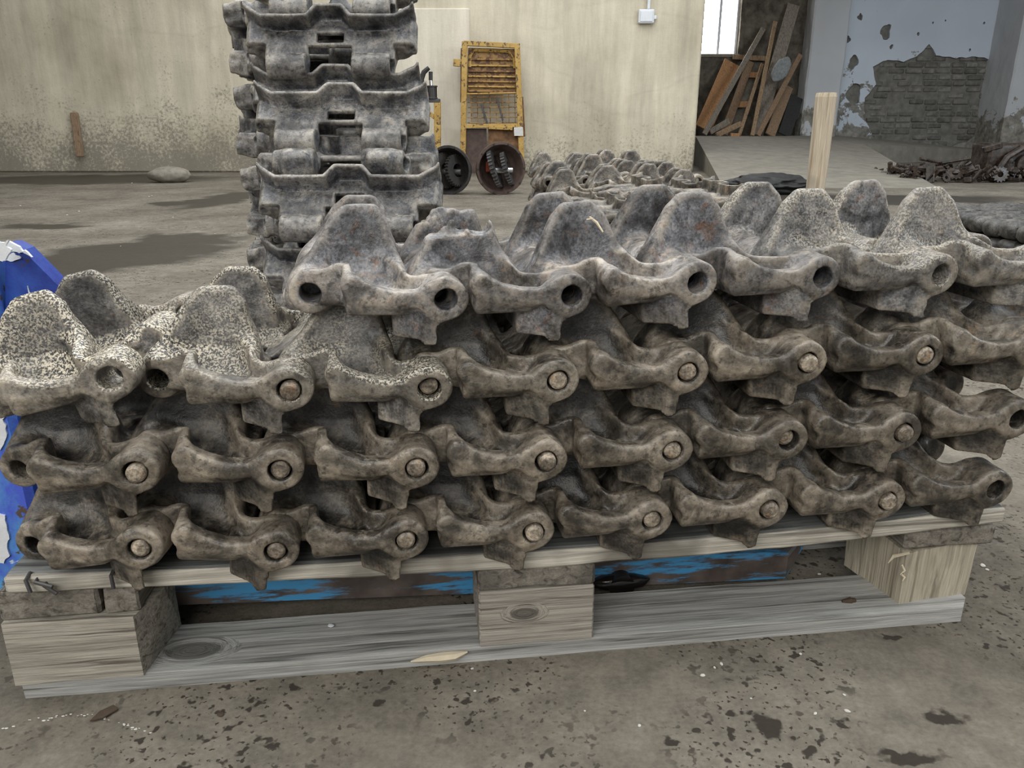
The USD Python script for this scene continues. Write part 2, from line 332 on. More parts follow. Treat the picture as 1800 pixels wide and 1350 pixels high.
grease = plain('grease', (0.012, 0.010, 0.009), 0.22, 0.6)
black_iron = plain('black_iron', (0.025, 0.023, 0.021), 0.45, 0.5)
rubber = plain('rubber', (0.022, 0.021, 0.020), 0.6)
stone = plain('stone', (0.23, 0.21, 0.17), 0.9, 0.2, 0.2, 18)
brick_mat = [plain(f'brick_{k}', c, 0.95, 0.15, 0.4, 9) for k, c in enumerate([(0.165, 0.157, 0.137), (0.14, 0.133, 0.117), (0.19, 0.181, 0.16), (0.125, 0.119, 0.106)])]
white_chip = plain('white_chip', (0.55, 0.53, 0.48), 0.8, 0.2, 0.08)
straw = plain('straw', (0.60, 0.52, 0.38), 0.8, 0.2, 0.15)
leaf_brown = plain('leaf_brown', (0.07, 0.05, 0.035), 0.8, 0.2)
dark_steel = plain('dark_steel', (0.05, 0.047, 0.045), 0.35, 0.5)
bright_steel = M('bright_steel', {'p': ('principled_bsdf', {'base_color': (0.6, 0.6, 0.6), 'metallic': 1.0, 'roughness': 0.3})}, [])
plastic_grey = plain('plastic_grey', (0.62, 0.64, 0.66), 0.5, 0.4, 0.05)
soil = plain('soil', (0.035, 0.032, 0.028), 0.95, 0.1, 0.5, 60, 0.8)
mortar = plain('mortar', (0.165, 0.157, 0.14), 0.95, 0.1, 0.3, 7, 0.6)
cardboard = plain('cardboard', (0.55, 0.54, 0.52), 0.9, 0.1, 0.1)
daylight_pane = M('daylight_pane', {'e': ('emission', {'color': (1.0, 1.0, 1.0), 'strength': 6.0})}, [], 'e.emission')


def ellipses(spots, pos='pw.vector'):
    """nodes for the union of soft ellipses (x, y, rx, ry, turn): returns nodes, links, output"""
    n, l, last = {}, [], None
    for k, (x, y, rx, ry, a) in enumerate(spots):
        n[f'em{k}'] = ('mapping', {'mapping_type': 'texture', 'location': (x, y, 0), 'rotation': (0, 0, a), 'scale': (rx, ry, 10.0)})
        n[f'eg{k}'] = ('gradient_texture', {'gradient_type': 'spherical'})
        l += [(pos, f'em{k}.vector'), (f'em{k}.vector', f'eg{k}.vector')]
        if last is None: last = f'eg{k}.fac'
        else:
            n[f'ex{k}'] = ('math', {'math_type': 'maximum'}); l += [(last, f'ex{k}.value1'), (f'eg{k}.fac', f'ex{k}.value2')]; last = f'ex{k}.value'
    return n, l, last


def floor_material():
    wet = []
    for (u, v, ru, rv) in ((235, 445, 150, 26), (130, 470, 90, 16), (395, 350, 45, 17), (90, 397, 70, 7), (300, 358, 40, 5), (160, 315, 200, 9), (330, 420, 90, 14), (720, 420, 60, 18), (1480, 350, 300, 10)):
        c = at_z(u, v, 0); a = at_z(u + ru, v, 0); b = at_z(u, v + rv, 0)
        wet.append((c[0], c[1], max(abs(a[0] - c[0]), 0.01) * 1.25, max(abs(c[1] - b[1]), 0.01) * 1.25, 0.0))
    spots = []
    for (u, v, ru, rv) in ((1350, 1275, 24, 24), (1425, 1322, 16, 12), (1190, 1308, 16, 7), (1480, 1268, 14, 9), (670, 1235, 12, 11), (1660, 1262, 40, 14), (480, 1310, 12, 8), (1600, 1330, 60, 14), (1570, 1120, 20, 7)):
        c = at_z(u, v, 0); a = at_z(u + ru, v, 0); b = at_z(u, v + rv, 0)
        spots.append((c[0], c[1], abs(a[0] - c[0]) * 1.5, abs(c[1] - b[1]) * 1.5, 0.0))
    n = {'geo': ('geometry', {}), 'wn': ('noise_texture', {'scale': 3.0, 'detail': 4}), 'wo': ('vector_math', {'math_type': 'multiply_add', 'vector2': (0.5, 0.9, 0), 'vector3': (-0.25, -0.45, 0)}), 'pw': ('vector_math', {'math_type': 'add'}),
         'sn': ('noise_texture', {'scale': 45.0, 'detail': 3}), 'so': ('vector_math', {'math_type': 'multiply_add', 'vector2': (0.05, 0.05, 0), 'vector3': (-0.025, -0.025, 0)}), 'ps': ('vector_math', {'math_type': 'add'}),
         'n1': ('noise_texture', {'scale': 1.6, 'detail': 6, 'roughness': 0.6}), 'n2': ('noise_texture', {'scale': 17, 'detail': 5, 'roughness': 0.65}), 'n3': ('noise_texture', {'scale': 140, 'detail': 3, 'roughness': 0.6}),
         'n4': ('noise_texture', {'scale': 52, 'detail': 2, 'roughness': 0.5}), 'mp': ('mapping', {'location': (3, 1, 0), 'scale': (1, 1.0, 1)}), 'n5': ('noise_texture', {'scale': 130, 'detail': 2, 'roughness': 0.5}), 'n6': ('noise_texture', {'scale': 5, 'detail': 3}),
         'r1': ('rgb_ramp', {'ramp': [(0.30, (0.104, 0.090, 0.070)), (0.52, (0.167, 0.147, 0.117)), (0.72, (0.222, 0.198, 0.160))]}),
         'f2': ('map_range', {'from_min': 0.3, 'from_max': 0.7, 'to_min': 0.72, 'to_max': 1.22}), 'm2': ('mix', {'mix_type': 'multiply', 'fac': 1.0}),
         'f3': ('map_range', {'from_min': 0.3, 'from_max': 0.7, 'to_min': 0.84, 'to_max': 1.14}), 'm3': ('mix', {'mix_type': 'multiply', 'fac': 1.0}),
         's4': ('map_range', {'from_min': 0.605, 'from_max': 0.65, 'clamp': True}), 's5': ('map_range', {'from_min': 0.61, 'from_max': 0.66, 'clamp': True}), 's6': ('map_range', {'from_min': 0.42, 'from_max': 0.55, 'clamp': True}),
         'sa': ('math', {'math_type': 'maximum'}), 'sb': ('math', {'math_type': 'multiply'}), 'sc': ('math', {'math_type': 'maximum'}), 'sd': ('math', {'math_type': 'multiply', 'value2': 0.92}), 'cs': ('mix', {'color2': (0.030, 0.024, 0.018)}),
         'se': ('map_range', {'from_min': 0.25, 'from_max': 0.5, 'clamp': True}), 'we': ('map_range', {'from_min': 0.02, 'from_max': 0.30, 'to_max': 0.92, 'clamp': True}), 'cw': ('mix', {'color2': (0.034, 0.029, 0.022)}),
         'rw': ('map_range', {'from_min': 0, 'from_max': 1, 'to_min': 0.85, 'to_max': 0.5}), 'ad': ('math', {'math_type': 'multiply_add', 'value2': 0.4}), 'b': ('bump', {'strength': 0.5, 'distance': 0.004}), 'p': ('principled_bsdf', {'specular_ior_level': 0.18})}
    l = [('geo.position', 'wn.vector'), ('wn.color', 'wo.vector1'), ('geo.position', 'pw.vector1'), ('wo.vector', 'pw.vector2'), ('geo.position', 'sn.vector'), ('sn.color', 'so.vector1'), ('geo.position', 'ps.vector1'), ('so.vector', 'ps.vector2')]
    l += [('geo.position', k + '.vector') for k in ('n1', 'n2', 'n3', 'n4', 'mp', 'n6')] + [('mp.vector', 'n5.vector')]
    l += [('n1.fac', 'r1.fac'), ('n2.fac', 'f2.value'), ('n3.fac', 'f3.value'), ('r1.color', 'm2.color1'), ('f2.result', 'm2.color2'), ('m2.color', 'm3.color1'), ('f3.result', 'm3.color2'),
          ('n4.fac', 's4.value'), ('n5.fac', 's5.value'), ('n6.fac', 's6.value'), ('s4.result', 'sa.value1'), ('s5.result', 'sa.value2'), ('sa.value', 'sb.value1'), ('s6.result', 'sb.value2')]
    a, b, we = ellipses(wet); n |= a; l += b
    a, b, sp = ellipses(spots, 'ps.vector')
    n |= {'s' + k: v for k, v in a.items()}
    for p, q in b:
        p = p if p.startswith('ps') else 's' + p
        l.append((p, 's' + q))
    sp = 's' + sp
    l += [(sp, 'se.value'), ('sb.value', 'sc.value1'), ('se.result', 'sc.value2'), ('sc.value', 'sd.value1'), ('sd.value', 'cs.fac'), ('m3.color', 'cs.color1'),
          (we, 'we.value'), ('we.result', 'cw.fac'), ('cs.color', 'cw.color1'), ('cw.color', 'p.base_color'), ('we.result', 'rw.value'), ('rw.result', 'p.roughness'),
          ('n3.fac', 'ad.value1'), ('n2.fac', 'ad.value3'), ('ad.value', 'b.height'), ('b.normal', 'p.normal')]
    return M('concrete_floor', n, l)


def wall_material(name, light, mid, mould, z_top=0.75, streak=1.0, mould_at=0.52):
    n = {'geo': ('geometry', {}), 'sx': ('separate_xyz', {}),
         'n1': ('noise_texture', {'scale': 0.8, 'detail': 6, 'roughness': 0.6}), 'mv': ('mapping', {'scale': (5.0, 5.0, 0.55)}), 'nv': ('noise_texture', {'scale': 1.0, 'detail': 6, 'roughness': 0.7}),
         'n3': ('noise_texture', {'scale': 26, 'detail': 5, 'roughness': 0.75}), 'n4': ('noise_texture', {'scale': 2.2, 'detail': 4, 'roughness': 0.6}),
         'r1': ('rgb_ramp', {'ramp': [(0.32, mid), (0.62, light)]}),
         'fv': ('map_range', {'from_min': 0.25, 'from_max': 0.6, 'to_min': 1 - 0.35 * streak, 'to_max': 1.08}), 'm2': ('mix', {'mix_type': 'multiply', 'fac': 1.0}),
         'hz': ('map_range', {'from_min': 0.0, 'from_max': z_top, 'to_min': 0.14, 'to_max': -0.16, 'clamp': True}), 'hx': ('map_range', {'from_min': -2.2, 'from_max': 0.2, 'to_min': 0.0, 'to_max': -0.10, 'clamp': True}), 'hy': ('math', {'math_type': 'add'}), 'h2': ('math', {'math_type': 'add'}), 'h3': ('math', {'math_type': 'multiply_add', 'value2': 0.5}),
         'hm': ('map_range', {'from_min': mould_at + 0.20, 'from_max': mould_at + 0.36, 'to_max': 0.8, 'clamp': True}), 'cm': ('mix', {'color2': mould}),
         'mc': ('mapping', {'scale': (0.28, 0.28, 0.75), 'location': (0.4, 0, 0.2)}), 'nc': ('noise_texture', {'scale': 1.0, 'detail': 3, 'roughness': 0.45}), 'cc': ('math', {'math_type': 'subtract', 'value2': 0.5}), 'ca': ('math', {'math_type': 'absolute'}),
         'cr': ('map_range', {'from_min': 0.0, 'from_max': 0.010, 'to_min': 0.10 , 'to_max': 0.0, 'clamp': True}), 'ck': ('mix', {'color2': tuple(0.45 * c for c in mid)}),
         'b': ('bump', {'strength': 0.35, 'distance': 0.01}), 'p': ('principled_bsdf', {'roughness': 0.9, 'specular_ior_level': 0.2})}
    l = [('geo.position', k + '.vector') for k in ('sx', 'n1', 'mv', 'n3', 'n4', 'mc')] + [('mv.vector', 'nv.vector'), ('mc.vector', 'nc.vector')]
    l += [('n1.fac', 'r1.fac'), ('nv.fac', 'fv.value'), ('r1.color', 'm2.color1'), ('fv.result', 'm2.color2'), ('sx.z', 'hz.value'), ('n3.fac', 'h2.value1'), ('sx.x', 'hx.value'), ('hx.result', 'hy.value1'), ('hz.result', 'hy.value2'), ('hy.value', 'h2.value2'), ('n4.fac', 'h3.value1'), ('h2.value', 'h3.value3'), ('h3.value', 'hm.value'),
          ('hm.result', 'cm.fac'), ('m2.color', 'cm.color1'), ('nc.fac', 'cc.value1'), ('cc.value', 'ca.value1'), ('ca.value', 'cr.value'), ('cr.result', 'ck.fac'), ('cm.color', 'ck.color1'), ('ck.color', 'p.base_color'), ('n3.fac', 'b.height'), ('b.normal', 'p.normal')]
    return M(name, n, l)


floor_mat = floor_material()
wall_mat = wall_material('plaster_beige', (0.57, 0.515, 0.395), (0.39, 0.345, 0.255), (0.19, 0.17, 0.135), 1.3, 0.7, 0.50)
panel_mat = wall_material('plaster_panel', (0.62, 0.57, 0.465), (0.55, 0.50, 0.405), (0.25, 0.22, 0.18), 0.4, 0.5)


def peeled_material(name, paintc, under, at=0.52, z0=0.4, z1=2.2):
    n = {'geo': ('geometry', {}), 'sx': ('separate_xyz', {}), 'n1': ('noise_texture', {'scale': 2.3, 'detail': 7, 'roughness': 0.68, 'distortion': 0.5}), 'n2': ('noise_texture', {'scale': 9, 'detail': 5, 'roughness': 0.65}), 'n3': ('noise_texture', {'scale': 0.7, 'detail': 3}),
         'hz': ('map_range', {'from_min': z0, 'from_max': z1, 'to_min': 0.16, 'to_max': -0.17, 'clamp': True}), 'a': ('math', {'math_type': 'add'}),
         'm': ('map_range', {'from_min': at, 'from_max': at + 0.02, 'clamp': True}),
         'rp': ('rgb_ramp', {'ramp': [(0.3, tuple(0.84 * c for c in paintc)), (0.7, paintc)]}), 'ru': ('rgb_ramp', {'ramp': [(0.32, tuple(0.5 * c for c in under)), (0.68, tuple(1.35 * c for c in under))]}), 'c': ('mix', {}),
         'b': ('bump', {'strength': 0.5, 'distance': 0.01}), 'p': ('principled_bsdf', {'roughness': 0.85, 'specular_ior_level': 0.2})}
    l = [('geo.position', k + '.vector') for k in ('sx', 'n1', 'n2', 'n3')] + [('sx.z', 'hz.value'), ('n1.fac', 'a.value1'), ('hz.result', 'a.value2'), ('a.value', 'm.value'), ('n3.fac', 'rp.fac'), ('n2.fac', 'ru.fac'), ('rp.color', 'c.color1'), ('ru.color', 'c.color2'), ('m.result', 'c.fac'), ('c.color', 'p.base_color'), ('n2.fac', 'b.height'), ('b.normal', 'p.normal')]
    return M(name, n, l)


peel_blue = peeled_material('peeled_paint', (0.55, 0.60, 0.66), (0.22, 0.21, 0.185), 0.51, 0.3, 2.2)
peel_pillar = peeled_material('peeled_pillar', (0.52, 0.53, 0.54), (0.25, 0.235, 0.20), 0.56, 0.4, 1.6)
shaded_wall_mat = plain('shaded_dark_plaster', (0.115, 0.10, 0.08), 0.95, 0.1, 0.55, 5, 0.8)  # dark plaster, with the far room's backlit shade put into its colour
ramp_mat = plain('ramp_concrete', (0.225, 0.207, 0.172), 0.9, 0.2, 0.18, 6, 0.3)

# ------------------------------------------------------------------ the setting
rng = random.Random(7)
WY, BY = 11.5, 16.5
fl = box(-16, 14, -7, 20, -0.2, 0.0)
structure('floor', fl, floor_mat, smooth=False)
XR = at_y(1231, 125, WY)[0]
structure('wall_back', box(-16, XR, WY, WY + 0.45, 0, 5.5, 0.02), wall_mat, smooth=False)
a, b = at_y(600, 15, WY), at_y(825, 15, WY)
structure('trim_1', box(a[0], b[0], WY - 0.03, WY + 0.01, 0, a[2], 0.012), panel_mat, smooth=False)
# far room behind the opening
xa, xb = at_y(1480, 200, BY)[0], at_y(1425, 200, BY)[0]
fw = at_y(1236, 95, BY); fw2 = at_y(1297, 95, BY)
wx0, wx1, wz0, wz1 = fw[0] - 0.55, fw2[0], fw[2], fw[2] + 1.75
dw = [box(XR - 1.5, wx0, BY, BY + 0.5, 0, 5.5), box(wx1, xb + 0.3, BY, BY + 0.5, 0, 5.5), box(wx0, wx1, BY, BY + 0.5, 0, wz0), box(wx0, wx1, BY, BY + 0.5, wz1, 5.5)]
structure('wall_far', rough(cat(*dw), 0.25, 0.03, 2.5, 3), shaded_wall_mat, smooth=40)
win = tag(UsdGeom.Xform.Define(stage, '/World/window_1'), kind='structure')
for x0, x1 in ((wx0, wx0 + 0.05), (wx1 - 0.05, wx1), ((wx0 + wx1) / 2 + 0.22, (wx0 + wx1) / 2 + 0.27)):
    obj('window_frame', box(x0, x1, BY + 0.12, BY + 0.20, wz0, wz1, 0.005), paint_white, win)
obj('sill', box(wx0 - 0.03, wx1 + 0.03, BY - 0.04, BY + 0.22, wz0 - 0.06, wz0, 0.01), stone, win)
mx = (wx0 + wx1) / 2 + 0.245
for x0, x1 in ((wx0 + 0.05, mx - 0.025), (mx + 0.025, wx1 - 0.05)):
    obj('window_pane', box(x0, x1, BY + 0.15, BY + 0.156, wz0, wz1), daylight_pane, win)
structure('ceiling', box(XR - 1.5, xa + 0.4, WY + 0.5, BY + 0.5, 4.2, 4.4), shaded_wall_mat, smooth=False)
# pillar between the far room and the painted wall
PYF = BY - 0.42
p0, p1 = at_y(1417, 150, PYF)[0], at_y(1480, 150, PYF)[0]
pil = box(p0, p1, PYF, BY + 0.4, 0, 5.5, 0.03)
structure('wall_pillar', rough(pil, 0.12, 0.02, 4, 5), peel_pillar, smooth=40)
# painted wall: rough masonry with bricks, and a coat of plaster with a broken-out hole before it
c0, c1 = at_y(1478, 200, BY)[0], at_y(1766, 200, BY)[0]
masonry = structure('wall_right', box(c0 - 0.5, 15, BY + 0.06, BY + 0.5, 0, 5.5), mortar, smooth=False)
from shapely.geometry import Polygon, Point, box as sbox
from shapely.ops import unary_union
def wp(u, v): q = at_y(u, v, BY); return (q[0], q[2])
hole_px = [(1545, 262), (1532, 232), (1518, 205), (1522, 172), (1540, 150), (1535, 118), (1560, 104), (1590, 108), (1612, 98), (1625, 84), (1634, 78), (1646, 98), (1680, 103), (1715, 98), (1745, 104), (1762, 98), (1758, 130), (1744, 170), (1738, 205), (1728, 232), (1700, 248), (1672, 258), (1640, 252), (1610, 262), (1578, 258)]
pts = np.array([wp(*q) for q in hole_px])
dense = []
for q, r in zip(pts, np.roll(pts, -1, 0)):
    for t in np.linspace(0, 1, 6, endpoint=False):
        w = q + (r - q) * t; dense.append(w + 0.035 * (np.array([meshkit.noise(np.array([w[0] * 9, w[1] * 9, k])) for k in (0.3, 5.7)]) - 0.5) * 2)
hole = Polygon(dense).buffer(0)
coat = sbox(c0 - 0.3, 0.0, 15, 5.5).difference(hole)
for (u, v, r) in ((1556, 55, .10), (1490, 70, .06), (1500, 110, .09), (1567, 82, .03), (1614, 60, .025), (1705, 88, .02), (1640, 40, .015), (1500, 165, .14), (1512, 30, .05), (1730, 40, .02), (1662, 36, .015)):
    w = np.array(wp(u, v)); ang = np.linspace(0, 2 * math.pi, 18, endpoint=False)
    coat = coat.difference(Polygon([w + r * (0.6 + 0.8 * meshkit.noise(np.array([math.cos(t) * 1.5 + u, math.sin(t) * 1.5, v]))) * np.array([math.cos(t), 1.3 * math.sin(t)]) for t in ang]).buffer(0))
gs = getattr(coat, 'geoms', [coat])
cm = cat(*[trimesh.creation.extrude_polygon(g, 0.07, engine='earcut') for g in gs])
cm.apply_transform(np.array([[1, 0, 0, 0], [0, 0, -1, BY + 0.07], [0, 1, 0, 0], [0, 0, 0, 1.0]]))
trimesh.repair.fix_normals(cm)
po = obj('plaster', cm, peel_blue, masonry, smooth=False)
hb = hole.bounds; row = 0; z = hb[1] - 0.05
while z < hb[3]:
    hh = 0.115; x = hb[0] - 0.3 + (0.15 if row % 2 else 0.0) + rng.uniform(-.03, .03)
    while x < hb[2] + 0.05:
        L = rng.uniform(0.24, 0.34)
        br = sbox(x, z, x + L - 0.03, z + hh - 0.02)
        if hole.buffer(-0.02).contains(br.centroid) and rng.random() > 0.22:
            pr = rng.uniform(-0.012, 0.014)
            m = box(x, x + L - 0.03, BY + 0.035 - pr, BY + 0.08, z + rng.uniform(0, .01), z + hh - rng.uniform(.015, .03), 0.014)
            obj('brick', m, brick_mat[rng.randrange(4)], masonry, smooth=False)
        x += L
    z += hh; row += 1
# engaged column at the right edge of the view
q0 = at_y(1768, 200, 15.6)[0]
structure('trim_2', rough(box(q0, 15, 15.6, BY + 0.1, 0, 5.5, 0.03), 0.15, 0.015, 4, 9), peel_pillar, smooth=40)
structure('wall_side', box(14.0, 14.3, -7, 20, 0, 5.5), peel_blue, smooth=False)
structure('wall_left', box(-16.3, -16, -7, 20, 0, 5.5), wall_mat, smooth=False)
# raised floor and its ramp
def lv(u, v, Y): return at_y(u, v, Y)
A_, D_ = lv(1224, 241, 14.0), lv(1478, 252, 14.0); B_, C_ = at_z(1272, 331, 0), at_z(1650, 331, 0)
zt = A_[2]
up = np.array([[XR - 1.5, BY + 0.1, zt], [A_[0], 14.0, zt], [B_[0], B_[1], 0.004], [C_[0], C_[1], 0.004], [D_[0] + 0.4, 14.0, zt * 0.75], [c1 + 0.5, BY + 0.1, 0.12], [p1 + .3, BY + 0.1, zt]])
bot = up.copy(); bot[:, 2] = -0.05
F = []
nU = len(up)
tri = [(1, 2, 3), (1, 3, 4), (0, 1, 6), (1, 4, 6), (4, 5, 6)]
F += [list(t) for t in tri] + [[t[0] + nU, t[2] + nU, t[1] + nU] for t in tri]
for k in (0, 1, 2, 3, 4, 5, 6):
    j = (k + 1) % nU; F += [[k, k + nU, j + nU], [k, j + nU, j]]
rm = trimesh.Trimesh(np.vstack([up, bot]), F); trimesh.repair.fix_normals(rm)
structure('floor_ramp', rm, ramp_mat, smooth=False)

# ------------------------------------------------------------------ the cast track link: a distance field turned into a mesh
P, W = 0.172, 0.39


def smin(a, b, k):
    h = np.clip(0.5 + 0.5 * (b - a) / k, 0, 1)
    return b + (a - b) * h - k * h * (1 - h)


def smax(a, b, k): return -smin(-a, -b, k)


def surface_nets(S, o, h):
    s = S < 0
    nx, ny, nz = S.shape
    cnt = np.zeros((nx - 1, ny - 1, nz - 1)); acc = np.zeros((nx - 1, ny - 1, nz - 1, 3))
    sl = lambda a, n: slice(a, n - 1 + a)
    for ax in range(3):
        oth = [k for k in range(3) if k != ax]
        for i in (0, 1):
            for j in (0, 1):
                off = [0, 0, 0]; off[oth[0]] = i; off[oth[1]] = j
                A = tuple(sl(off[k], S.shape[k]) for k in range(3)); off2 = list(off); off2[ax] = 1
                B = tuple(sl(off2[k], S.shape[k]) for k in range(3))
                c = s[A] != s[B]; fa, fb = S[A], S[B]
                t = np.where(c, fa / np.where(c, fa - fb, 1), 0)
                cnt += c
                p = np.zeros(acc.shape); p[..., oth[0]] = i; p[..., oth[1]] = j; p[..., ax] = t
                acc += p * c[..., None]
    m = cnt > 0; idx = -np.ones(cnt.shape, int); idx[m] = np.arange(m.sum())
    V = (np.argwhere(m) + acc[m] / cnt[m][:, None])
    Fs = []
    for ax in range(3):
        b, c = (ax + 1) % 3, (ax + 2) % 3
        lo = [slice(1, -1)] * 3; lo[ax] = slice(0, S.shape[ax] - 1); hi = list(lo); hi[ax] = slice(1, S.shape[ax])
        chg = s[tuple(lo)] != s[tuple(hi)]
        e = np.argwhere(chg) + np.array([0 if k == ax else 1 for k in range(3)])
        inside = s[tuple(e.T)]
        def cell(db, dc):
            q = e.copy(); q[:, b] -= db; q[:, c] -= dc
            return idx[tuple(q.T)]
        q = np.stack([cell(1, 1), cell(0, 1), cell(0, 0), cell(1, 0)], 1)
        q = np.where(inside[:, None], q, q[:, ::-1])
        Fs += [q[:, [0, 1, 2]], q[:, [0, 2, 3]]]
    g = np.gradient(S)
    N = np.stack([map_coordinates(k, V.T, order=1) for k in g], 1); N /= np.linalg.norm(N, axis=1)[:, None] + 1e-12
    return V * h + o, np.vstack(Fs), N


def poly2(x, z, pts):                  # signed distance to a polygon in a plane
    pts = np.asarray(pts, float); d = np.full(x.shape, 1e9); sgn = np.ones(x.shape)
    for a, b in zip(pts, np.roll(pts, -1, 0)):
        e = b - a; wx, wz = x - a[0], z - a[1]
        t = np.clip((wx * e[0] + wz * e[1]) / (e @ e), 0, 1)
        d = np.minimum(d, (wx - t * e[0]) ** 2 + (wz - t * e[1]) ** 2)
        c1, c2, c3 = z >= a[1], z < b[1], e[0] * wz > e[1] * wx
        sgn = np.where((c1 & c2 & c3) | (~c1 & ~c2 & ~c3), -sgn, sgn)
    return sgn * np.sqrt(d)


def chain2(x, z, pts):                 # union of tapered strokes (x, z, radius)
    d = np.full(x.shape, 1e9)
    for a, b in zip(pts[:-1], pts[1:]):
        ex, ez = b[0] - a[0], b[1] - a[1]
        t = np.clip(((x - a[0]) * ex + (z - a[1]) * ez) / (ex * ex + ez * ez), 0, 1)
        d = np.minimum(d, np.hypot(x - a[0] - t * ex, z - a[1] - t * ez) - (a[2] + t * (b[2] - a[2])))
    return d


RE, RH = 0.0285, 0.0142                 # outside and bore of the lugs


def link_field(seed, horn=0.112, lean=0.0, chip=0.0, h=0.003, face=False, shift=0.0):
    x0, y0, z0 = -0.078, -0.012, -0.072
    ax = [np.arange(a, b, h) for a, b in ((x0, P + 0.042), (y0, W + 0.012), (z0, horn + 0.02))]
    X, Y, Z = np.meshgrid(*ax, indexing='ij')
    pts = np.stack([X, Y, Z], -1)
    big = meshkit.noise(pts * 28 + seed * 11.0, seed) - 0.5
    fine = meshkit.noise(pts * 95 + seed * 5.0, seed + 3) - 0.5
    Ym = np.minimum(Y, W - Y)          # both halves alike
    X = X + 0.0035 * big; Ym = Ym + 0.002 * big
    # plan of the plate: strips between the cut-outs
    def rect(a, b, c, d): return np.maximum(np.abs(X - (a + b) / 2) - (b - a) / 2, np.abs(Ym - (c + d) / 2) - (d - c) / 2)
    E = 0.050 if face else 0.0
    plan = np.minimum(np.minimum(rect(0.046, P - 0.012 - E, 0.004, 0.054), rect(0.004, P - 0.046 - 0.84 * E, 0.050, 0.146)), rect(0.044, P - 0.01 - 0.8 * E, 0.142, 0.30))
    s = lambda a, b, t: (lambda q: q * q * (3 - 2 * q))(np.clip((t - a) / (b - a), 0, 1))
    hgt = -0.015 + 0.017 * s(P - 0.06, P - 0.02, X) + 0.014 * s(0.05, 0.01, X) + 0.010 * s(0.012, 0.0, Ym) + 0.006 * s(0.045, 0.075, Ym)
    plate = smax(plan, np.abs(Z - hgt) - 0.0065, 0.006)
    sx_, sh_ = (0.066, 0.012) if face else (0.092, 0.017)
    slot = np.maximum(np.maximum(np.abs(X - sx_) - sh_, np.abs(Ym - 0.195) - 0.030), np.abs(Z) - 0.06)
    plate = smax(plate, -slot, 0.005)
    # front band
    band = chain2(X, Z, [(0.054, 0.0165, 0.0140), (0.078, 0.0065, 0.0122), (0.105, 0.0005, 0.0106), (0.138, -0.0005, 0.0106), (P - 0.012, 0.0, 0.017)])
    if face: band = chain2(X, Z, [(0.054, 0.010, 0.0105), (0.085, 0.002, 0.009), (P - 0.07, 0.0, 0.008)])
    band = smax(band, np.abs(Ym - 0.0125) - 0.0125, 0.006)
    # raised walls round the pan: from the band's left end back and over to the male lug, and from the horn's foot to the right lug
    top = 0.029 + 0.011 * s(0.004, 0.040, Ym) - 0.010 * s(0.040, 0.008, X)
    fl = chain2(X, Ym, [(0.057, 0.010, 0.0065), (0.0495, 0.022, 0.0062), (0.0475, 0.050, 0.0060), (0.0, 0.054, 0.0062)])
    fl = smax(smax(fl, Z - top, 0.005), -0.010 - Z, 0.006)
    fl2 = chain2(X, Ym, [(0.110 + shift, 0.094, 0.007), (0.122 + 0.5 * shift, 0.056, 0.0065), (0.132 + 0.2 * shift, 0.047, 0.006), (P, 0.045, 0.006)])
    fl2 = smax(smax(fl2, Z - 0.0235 - 0.012 * s(0.13 + shift, 0.112 + shift, X), 0.005), -0.010 - Z, 0.006)
    # lugs
    def lug(cx, a, b): return smax(np.hypot(X - cx, Z) - RE, np.abs(Ym - (a + b) / 2) - (b - a) / 2, 0.005)
    body = smin(plate, band, 0.010)
    body = smin(body, smin(fl, fl2, 0.006) if not face else fl + 0.003, 0.009)
    lf = np.minimum(lug(P, 0.0, 0.050), lug(P, 0.150, 0.30)) if not face else np.full(X.shape, 0.5); lm = lug(0.0, 0.056, 0.144)
    body = smin(body, lf, 0.014); body = smin(body, lm, 0.014 if not face else 0.006)
    # web from band to lug
    # horn
    zz = np.clip(Z, 0, horn)
    hx0 = 0.055 + shift + lean * zz
    prof = poly2(X - lean * zz - shift, Z, [(-0.020, -0.012), (-0.006, 0.018), (0.012, 0.052), (0.027, horn - 0.030), (0.040, horn - 0.017), (0.070, horn - 0.017), (0.084, horn - 0.032), (0.094, 0.050), (0.104, 0.018), (0.114, -0.012)]) - 0.014
    yc = 0.106 + 0.06 * zz; ht = 0.025 - 0.11 * zz
    cup = 0.013 * np.clip(1 - ((X - hx0) / 0.065) ** 2, 0, 1) * np.clip(Z / 0.03, 0, 1)
    yy = Ym - yc
    thick = np.maximum(-(yy) - ht + cup, yy - ht)
    hornf = smax(prof, thick, 0.010)
    if chip: hornf = smax(hornf, Z - horn * (1 - chip * 0.25) - 0.05 * big - 0.012 * fine, 0.004)
    # grouser under the plate, zigzag in plan
    line = [(P - 0.006, -0.004), (P - 0.062, 0.036), (P - 0.060, 0.146), (P - 0.026, 0.165), (P - 0.026, 0.30)]
    if face: line = [(P - 0.046, -0.004), (P - 0.080, 0.044), (P - 0.078, 0.146), (P - 0.052, 0.166), (P - 0.052, 0.30)]
    g = chain2(X, Ym, [(a, b, 0.0) for a, b in line])
    gh = 0.0045 + 0.05 * np.clip(Z + 0.055, 0, 0.06)
    tipz = -0.056 - 0.008 * s(0.014, 0.004, Ym)
    grouser = smax(smax(np.abs(g) - gh, tipz - Z, 0.003), np.maximum(Z - 0.0, 0.003 - Ym), 0.003)
    full = smin(smin(body, grouser, 0.008), hornf, 0.020) if not face else smin(body, grouser, 0.006)
    if face: hornf = np.full(X.shape, 0.5)
    bore = (np.minimum(np.hypot(X - P, Z), np.hypot(X, Z)) if not face else np.hypot(X, Z)) - RH
    bore = np.maximum(bore, Ym - 0.118)
    full = smax(full, -bore, 0.003)
    full = full + 0.0014 * big + 0.0005 * fine
    o = np.array([x0, y0, z0])
    v, f, n = surface_nets(full, o, h)
